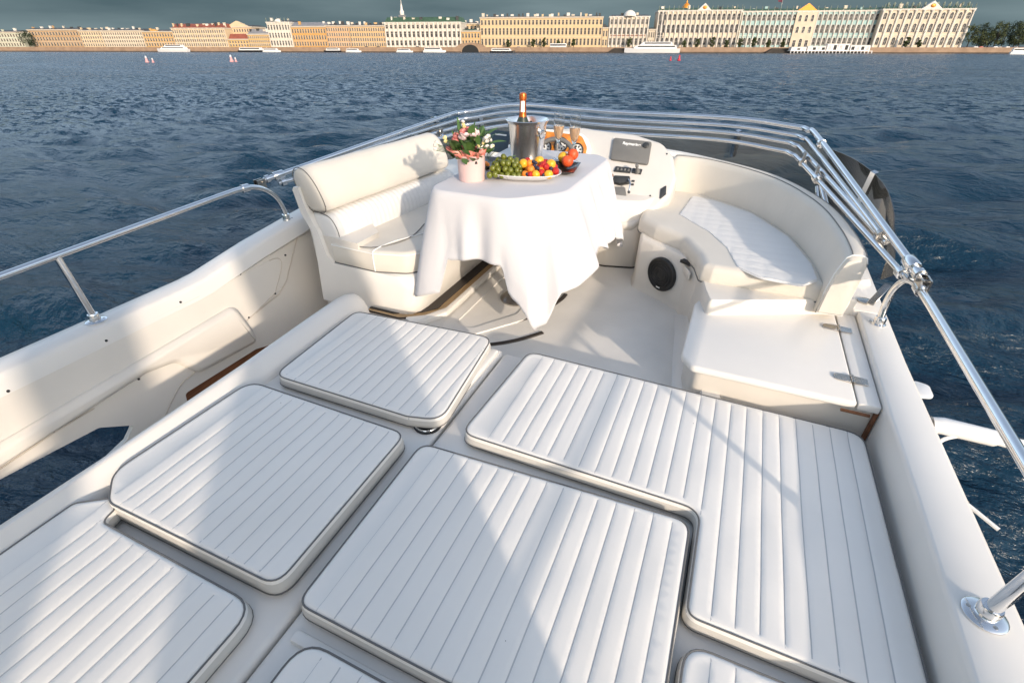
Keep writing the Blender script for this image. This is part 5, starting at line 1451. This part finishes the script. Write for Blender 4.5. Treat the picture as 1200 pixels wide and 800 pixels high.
MB().lathe([(5.2, 0), (5.0, 1.2), (3.6, 3.0), (1.6, 4.0), (0.05, 4.3)], (L / 2, 1.2, H + 0.056), 18).build('shell_pediment', 'trim_w', t)
MB().box(2, L - 2, -0.7, -0.1, H * 0.40, H * 0.42).build('balcony', 'roof_red', t)
building('palace_link', 'low grey-white link between the pavilion and the large baroque palace', 'building', 757.5, 765.5, 23, Y_('greywhite', (0.6, 0.5, 0.4)), 2, 3, seed=20, chim=0, depth=12)

# the large baroque palace: two projecting wings, a turquoise middle, statues all along the roof
ww_, wblue = Y_('palace_white', (0.68, 0.57, 0.43)), M['turq']
kw = dict(trim='trim_w', pil=3, stories=[1.05, 1.15, 0.85], arch=(0, 1, 2), wfrac=0.46, roof='roof_green', roof_px=3.0, chim=5)
t, L, H, bw = building('baroque_palace', 'left wing of the large baroque palace, columned, with a pale pediment', 'palace', 766, 861, 45, ww_, 3, 17, seed=21, statues=17, **kw)
pediment(t, L * 0.55, 10.5, 4.6, H + 0.058, 'trim_w', emblem='gold')
MB().box(L * 0.02, L * 0.09, -0.08, 0.3, 0.9, H - 1).build('painted_shade_bay', 'roof_d', t)  # dark sheet paints the shade at this end of the facade
t, L, H, bw = building('baroque_palace', 'long turquoise and white middle of the large baroque palace with a golden pediment', 'palace', 861.5, 1019, 45, wblue, 3, 27, seed=22, statues=22, set_back=18, **{**kw, 'chim': 9})
pediment(t, L * 0.47, 14.5, 4.8, H + 0.058, 'gold', y=-1.0)
MB().box(L * 0.40, L * 0.55, -1.0, -0.05, 0.9, H - 0.95).build('portico_bay', ww_, t)
for k in range(3):
    o = bpy.data.objects.new('portico_door', window_mesh(2.2, 4.8, k == 1, 'trim_w')); COL.objects.link(o); o.parent = t
    o.location = (L * (0.43 + 0.045 * k), -1.01, 1.0)
    for zz in (0.42, 0.72):
        o = bpy.data.objects.new('window', window_mesh(1.9, 3.4, True, 'trim_w')); COL.objects.link(o); o.parent = t
        o.location = (L * (0.43 + 0.045 * k), -1.01, H * zz)
t, L, H, bw = building('baroque_palace', 'right wing of the large baroque palace, crowded with columns and roof statues', 'palace', 1020, 1124, 47, ww_, 3, 11, seed=23, statues=20, **{**kw, 'chim': 4})
pediment(t, L * 0.53, 14, 5.0, H + 0.058, 'trim_w', emblem='gold')
for k in range(14):
    if 4 < k < 9: pass
    so_ = MB().ball((0, 0, 1.4), 0.9, 2, (1.0, 0.7, 1.7), 0.5, k).build('statue', 'statue', t); so_.location = (4 + (L - 8) * k / 13, 3, H + 1.6)
# golden dome and flag above the palace
p = at_bank(797, 110)
gd = thing('gilded_dome', 'small gilded dome rising above the left wing of the large baroque palace', 'dome', (p.x, p.y, 3.0), boat=False)
MB().lathe([(3.6, 0), (3.6, 29.5), (3.9, 29.6), (3.9, 30.0)], n=20).build('drum', 'trim', gd)
MB().lathe([(3.4, 30.004), (4.0, 32.5), (3.8, 34.5), (2.4, 36.5), (0.7, 37.6), (0.6, 38.8), (0.1, 40.5)], n=24).build('onion_dome', 'gold', gd)
p = at_bank(904, 30)
fl_ = thing('flag', 'small dark and red flag on a pole above the turquoise palace roof', 'flag', (p.x, p.y, 3.0), boat=False)
MB().tube([(0, 0, 26), (0, 0, 35)], 0.12, 6).build('flagpole', 'trim_w', fl_)
M['flag'] = mat('flag_cloth', (0.16, 0.04, 0.06), 0.8)
MB().loft([[(0.1, 0, 32.2), (0.1, 0.06, 32.2), (0.1, 0.06, 34.6), (0.1, 0, 34.6)], [(-1.6, .3, 32.6), (-1.6, .36, 32.6), (-1.6, .36, 34.9), (-1.6, .3, 34.9)], [(-3.4, 0, 33.0), (-3.4, .06, 33.0), (-3.4, .06, 35.2), (-3.4, 0, 35.2)]]).build('flag_cloth', 'flag', fl_)

# arch bridge under the link building, dark stair and steps in the quay
p = at_bank(551, -0.7)
br = thing('canal_bridge', 'small arched granite bridge over a canal mouth below the low link building', 'bridge', (p.x, p.y, 0), boat=False)
br.rotation_euler = (0, 0, math.atan2(bd.y, bd.x))
arc = [(7.5 * math.cos(a), 0.2 + 5.6 * math.sin(a)) for a in np.linspace(math.pi, 0, 14)]
MB().prism(arc + [(7.5, -1), (-7.5, -1)], -0.05, 0.4, axis='y').build('arch_opening', 'hole', br)
for a, b_ in zip(arc, arc[1:]):
    MB().prism([(a[0], a[1]), (b_[0], b_[1]), (b_[0] * 1.13, b_[1] * 1.16), (a[0] * 1.13, a[1] * 1.16)], -0.25, 0.45, axis='y').build('arch_stone', 'granite', br)
MB().prism([(-13, 3.9), (13, 3.9), (9, 6.3), (0, 7.4), (-9, 6.3)], 0.46, 6, axis='y').build('bridge_deck', 'granite', br)
M['landing'] = stone('dark_landing', (0.05, 0.042, 0.036), 0.3)
for k, (c, w, lab) in enumerate(((727, 28, 'dark stone landing stage left of the large white hydrofoil'), (917, 38, 'dark stone landing steps below the turquoise palace, left of the floating pavilion'))):
    p = at_bank(c, -1.2); 
    st_ = thing('landing_stage', lab, 'landing stage', (p.x, p.y, 0), boat=False); st_.rotation_euler = (0, 0, math.atan2(bd.y, bd.x))
    w_m = w / 600 * bank_d(c) * 0.9
    for j in range(6): MB().box(-w_m / 2 + j * 0.9, w_m / 2 - j * 0.9, -4 + j * 0.7, 0.5, 0.004 + 0.55 * j, 0.55 * (j + 1)).build('step', 'landing', st_)

# trees
M['foliage'] = mat('dark_foliage', (0.035, 0.055, 0.018), 0.7, col2=(0.015, 0.028, 0.010), vscale=0.4)
M['foliage2'] = mat('olive_foliage', (0.075, 0.09, 0.02), 0.7, col2=(0.03, 0.045, 0.014), vscale=0.4)
M['bark'] = mat('dark_bark', (0.04, 0.03, 0.022), 0.9)
def tree(label, px, h, r, m, seed, setb=16, group='trees beside the large baroque palace', name='broadleaf_tree'):
    rnd = random.Random(seed); p = at_bank(px, setb)
    t = thing(name, label, 'tree', (p.x, p.y, 3.0), group, boat=False)
    tk = MB().tube([(0, 0, -0.2), (0.1, 0, h * 0.3), (0.3, 0.1, h * 0.62)], [0.42, 0.32, 0.14], 8)
    for k in range(5):
        a = k * 1.25 + seed; tk.tube([(0.1, 0, h * (0.26 + 0.06 * k)), (r * .35 * math.cos(a), r * .35 * math.sin(a), h * (0.42 + 0.07 * k)), (r * .65 * math.cos(a), r * .65 * math.sin(a), h * (0.52 + 0.07 * k))], [0.18, 0.11, 0.05], 6)
    tk.build('trunk', 'bark', t)
    V, F_ = [], []
    clumps = []
    for k in range(30):
        a = rnd.uniform(0, math.tau); u = rnd.uniform(0.22, 1.0)
        rr = r * math.sqrt(max(0.03, 1 - ((u - 0.58) / 0.48) ** 2)) * rnd.uniform(0.25, 0.92)
        clumps.append((rr * math.cos(a), rr * math.sin(a), h * u * 0.95, r * rnd.uniform(0.2, 0.36)))
    for (cx, cy, cz, cr2) in clumps:
        for j in range(46):
            d = Vector((rnd.gauss(0, 1), rnd.gauss(0, 1), rnd.gauss(0, 1))).normalized() * cr2 * rnd.uniform(0.55, 1.08)
            c = Vector((cx, cy, cz)) + d
            n_ = (d.normalized() + Vector((rnd.uniform(-.7, .7), rnd.uniform(-.7, .7), rnd.uniform(-.3, .8)))).normalized()
            u_ = n_.orthogonal().normalized(); v_ = n_.cross(u_); s_ = rnd.uniform(0.25, 0.55); b_ = len(V)
            V += [tuple(c - u_ * s_), tuple(c - v_ * s_ * 0.6), tuple(c + u_ * s_), tuple(c + v_ * s_ * 0.6)]
            F_.append((b_, b_ + 1, b_ + 2, b_ + 3))
    me = bpy.data.meshes.new('crown'); me.from_pydata(V, [], F_)
    link('crown', me, m, t, 0)
    return t
tree('dark rounded tree between the pale greenish block and the brown palace', 36, 14.0, 6.5, 'foliage', 31, 6, None)
TX = (1132, 1143, 1156, 1163, 1172, 1181, 1191, 1201, 1212, 1150, 1186)
for k, (px, h, r) in enumerate(((1132, 16.5, 6.0), (1143, 17.0, 6.5), (1156, 14.5, 6.0), (1163, 18, 6.5), (1172, 17, 6.5), (1181, 19, 7.5), (1191, 17.5, 7.0), (1201, 19.5, 7.5), (1212, 17, 7), (1150, 12, 6.5), (1186, 13, 6.5))):
    tree('first second third fourth fifth sixth seventh eighth ninth tenth eleventh'.split()[sorted(TX).index(px)] + ' dark broadleaf tree counted from the right end of the baroque palace', px, h, r, 'foliage' if k % 3 else 'foliage2', 40 + k, 12 + 9 * (k % 3))
tree_l = 'small dark street tree on the quay in front of the palace facades'
for k, px in enumerate((596, 625, 637, 654, 672, 737, 801, 816, 834, 850, 866, 882, 899, 916, 1060, 1075)):
    tree(('first second third fourth fifth sixth seventh eighth ninth tenth eleventh twelfth thirteenth fourteenth fifteenth sixteenth'.split()[k]) + ' small street tree from the left along the embankment', px, 6.0 + (k % 3), 2.0, 'foliage2', 80 + k, 7, 'street trees along the embankment', 'street_tree')

# boats and other things on the river
M['hull_w'] = mat('white_hull', (0.80, 0.79, 0.78), 0.35, var=0.06, vscale=0.6)
M['hull_d'] = mat('dark_hull', (0.018, 0.018, 0.02), 0.45)
M['red'] = mat('red_buoy', (0.62, 0.03, 0.05), 0.45)
M['pink'] = mat('faded_red_white', (0.70, 0.36, 0.36), 0.6)
def ferry(label, px, off, L, H, cat='boat', name='river_boat', hull='hull_w', decks=2, group=None, flip=1):
    p = at_bank(px, off)
    t = thing(name, label, cat, (p.x, p.y, 0.0), group, boat=False)
    t.rotation_euler = (0, 0, math.atan2(bd.y, bd.x) + (math.pi if flip < 0 else 0))
    hh = H * 0.38; b = L * 0.09
    def sec(x, w, z0, z1): return [(x, -w * .6, z0), (x, -w, z1), (x, w, z1), (x, w * .6, z0)]
    MB().loft([sec(-L / 2, b * .8, -0.4, hh), sec(-L / 4, b, -0.5, hh), sec(L / 4, b, -0.5, hh * 1.02), sec(L * .40, b * .6, -0.4, hh * 1.1), sec(L / 2, b * .05, 0.3, hh * 1.2)]).build('hull', hull, t)
    z = hh; x0, x1 = -L * .44, L * .30
    for d in range(decks):
        dh = (H - hh) / decks
        cab = MB().prism([(x0, z + .004), (x1 + L * .05, z + .004), (x1 - L * .02, z + dh * .9), (x0 + L * .02, z + dh * .9)], -b * (.8 - .12 * d), b * (.8 - .12 * d), axis='y').build('cabin', 'hull_w', t)
        for s_ in (-1, 1):
            yy = s_ * b * (.8 - .12 * d)
            MB().box(x0 + L * .04, x1 - L * .03, min(yy, yy + s_ * .05), max(yy, yy + s_ * .05), z + dh * .38, z + dh * .72).build('window_band', 'pane', cab)
        z += dh * .9 + .004; x0 += L * .08; x1 -= L * .12
    MB().tube([(x0 + L * .1, 0, z - .1), (x0 + L * .1, 0, z + H * .35)], 0.08, 6).build('mast', 'hull_w', t)
    return t
ferry('large white hydrofoil moored left of the palace with a dark window band', 764, -6, 44, 8.2, 'ferry', 'hydrofoil', flip=-1)
ferry('white excursion boat at the left end of the embankment', 202, -6, 32, 6.0, 'boat', 'excursion_boat', flip=-1)
ferry('low white boat with a dark hull in front of the low yellow mansion', 296, -8, 28, 3.8, hull='hull_d', decks=1)
ferry('white launch moored just right of the dark-hulled one', 318, -9, 17, 3.2, decks=1)
ferry('small white boat on the quay side in front of the deep ochre palace', 389, -7, 16, 3.4, hull='hull_d', decks=1, flip=-1)
ferry('small white boat left of the white palace with the green roof', 414, -7, 14, 3.0, decks=1)
ferry('small white launch in front of the long white palace, left one', 474, -6, 15, 2.8, decks=1)
ferry('larger white launch in front of the long white palace, right one', 509, -7, 20, 3.8, decks=1)
ferry('dark barge with a low wheelhouse in front of the very long yellow palace', 589, -22, 21, 3.4, 'barge', 'dark_barge', hull='hull_d', decks=1)
ferry('white speedboat at the right edge leaving a wake', 1197, -40, 12, 4.0, 'boat', 'speedboat', decks=1)
p = at_bank(654, 5)
bs = thing('bus', 'white bus on the quay in front of the long yellow palace', 'bus', (p.x, p.y, 3.0), boat=False); bs.rotation_euler = (0, 0, math.atan2(bd.y, bd.x))
MB().box(-7, 7, -1.3, 1.3, 0.5, 3.6).bevel(0.25, 2).build('body', 'hull_w', bs)
for x in (-4.5, 4.0):
    for y in (-1.2, 1.2): MB().lathe([(0.5, -0.18), (0.5, 0.18), (0.1, 0.2)], n=14, m=Matrix.Translation((x, y, 0.5)) @ Matrix.Rotation(math.pi / 2, 4, 'X')).build('wheel', 'black', bs)
MB().box(-6.6, 6.6, -1.33, -1.305, 2.0, 3.0).build('window_band', 'pane', bs)
for k, (px, off, m_, lb_, sc) in enumerate(((797, -235, 'red', 'bright red channel buoy right of the other red one, before the palace', 1.0), (787, -235, 'red', 'smaller red channel buoy left of the bright red one, before the palace', 0.75), (169, -330, 'pink', 'larger pink and white buoy at far left, in front of the white ferry', 1.0), (176, -330, 'pink', 'smaller pink buoy just right of the larger one at far left', 0.7), (269, -310, 'pink', 'tall pink and white buoy in front of the low yellow mansion', 1.1), (274, -310, 'pink', 'slim pink buoy just right of the tall one', 0.75))):
    sc *= 0.6
    p = at_bank(px, off)
    b = thing('channel_buoy', lb_, 'buoy', (p.x, p.y, -0.3), 'channel buoys', boat=False)
    MB().lathe([(0.9 * sc, 0.0), (1.15 * sc, 0.4 * sc), (1.15 * sc, 1.0 * sc), (0.75 * sc, 1.3 * sc)], n=16).build('float', m_, b)
    MB().lathe([(0.75 * sc, 1.302 * sc), (0.55 * sc, 2.6 * sc), (0.5 * sc, 3.0 * sc)], n=12).build('cage', m_, b)
    MB().lathe([(0.5 * sc, 3.004 * sc), (0.55 * sc, 3.3 * sc), (0.1, 4.0 * sc)], n=12).build('topmark', m_ if m_ == 'red' else 'hull_w', b)
# floating pavilion pier before the palace
p = at_bank(972, -6)
pv = thing('floating_pavilion', 'white floating pavilion on piles before the turquoise palace', 'pier', (p.x, p.y, 0), boat=False); pv.rotation_euler = (0, 0, math.atan2(bd.y, bd.x))
MB().box(-30, 30, -4, 4, 1.3, 1.7).build('deck', 'trim_w', pv)
for k in range(24):
    MB().box(-29.5 + k * 2.56, -29.0 + k * 2.56, -4.2, -3.7, -0.6, 1.296).build('pile', 'hull_w', pv)
M['banner'] = mat('pink_banner', (0.66, 0.36, 0.36), 0.7, col2=(0.78, 0.70, 0.68), vscale=0.5)
for x0, x1, h, m_ in ((-29, -18, 4.0, 'hull_w'), (-17, -4, 4.6, 'hull_w'), (-3, 4.6, 6.2, 'hull_w'), (5, 13, 6.2, 'hull_w'), (14, 28, 5.2, 'hull_w')):
    b = MB().box(x0, x1, -3, 3, 1.704, h).build('cabin', m_, pv)
    MB().box(x0 - .2, x1 + .2, -3.3, 3.3, h + .004, h + .25).build('awning', 'trim_w', b)
    n_ = int((x1 - x0) / 3.2)
    for j in range(n_):
        x = x0 + (j + .5) * (x1 - x0) / n_
        MB().box(x - 1.1, x + 1.1, -3.08, -3.004, 2.2, h - .7).build('window', 'banner' if (j + int(x0)) % 2 else 'pane', b)
# parked cars on the embankment road by the trees
M['car'] = [mat('car_paint_%s' % n_, c_, 0.3, coat=0.5) for n_, c_ in (('white', (.7, .7, .7)), ('grey', (.2, .2, .22)), ('red', (.4, .03, .03)), ('dark', (.03, .03, .04)))]
for k, (px, cc) in enumerate(((1143, 0), (1149, 2), (1166, 0), (1171, 1), (1180, 0), (1189, 3), (430, 3), (444, 3), (490, 3), (608, 1), (745, 1))):
    p = at_bank(px, 6)
    c = thing('parked_car', ['white', 'grey', 'red', 'dark'][cc] + ' car parked on the embankment ' + ('by the trees at right' if px > 1100 else 'before the palace facades'), 'car', (p.x, p.y, 3.0), 'cars parked along the embankment', boat=False)
    c.rotation_euler = (0, 0, math.atan2(bd.y, bd.x))
    MB().prism(fillet([(-2.2, .35), (2.2, .35), (2.2, .9), (1.2, 1.0), (.6, 1.5), (-1.2, 1.5), (-1.9, 1.0), (-2.2, .95)], .12, 3), -.85, .85, axis='y').build('body', M['car'][cc], c)
    for x in (-1.35, 1.35): MB().lathe([(.32, -.9), (.32, .9)], n=12, m=Matrix.Translation((x, 0, .33)) @ Matrix.Rotation(math.pi / 2, 4, 'X')).build('wheel', 'black', c)

# ------------------------------------------------------------------ put the boat on the water
for o in BOAT_THINGS:
    if o.type == 'EMPTY':
        o.matrix_basis = BOAT @ o.matrix_basis
    else:
        o.matrix_basis = BOAT @ o.matrix_basis
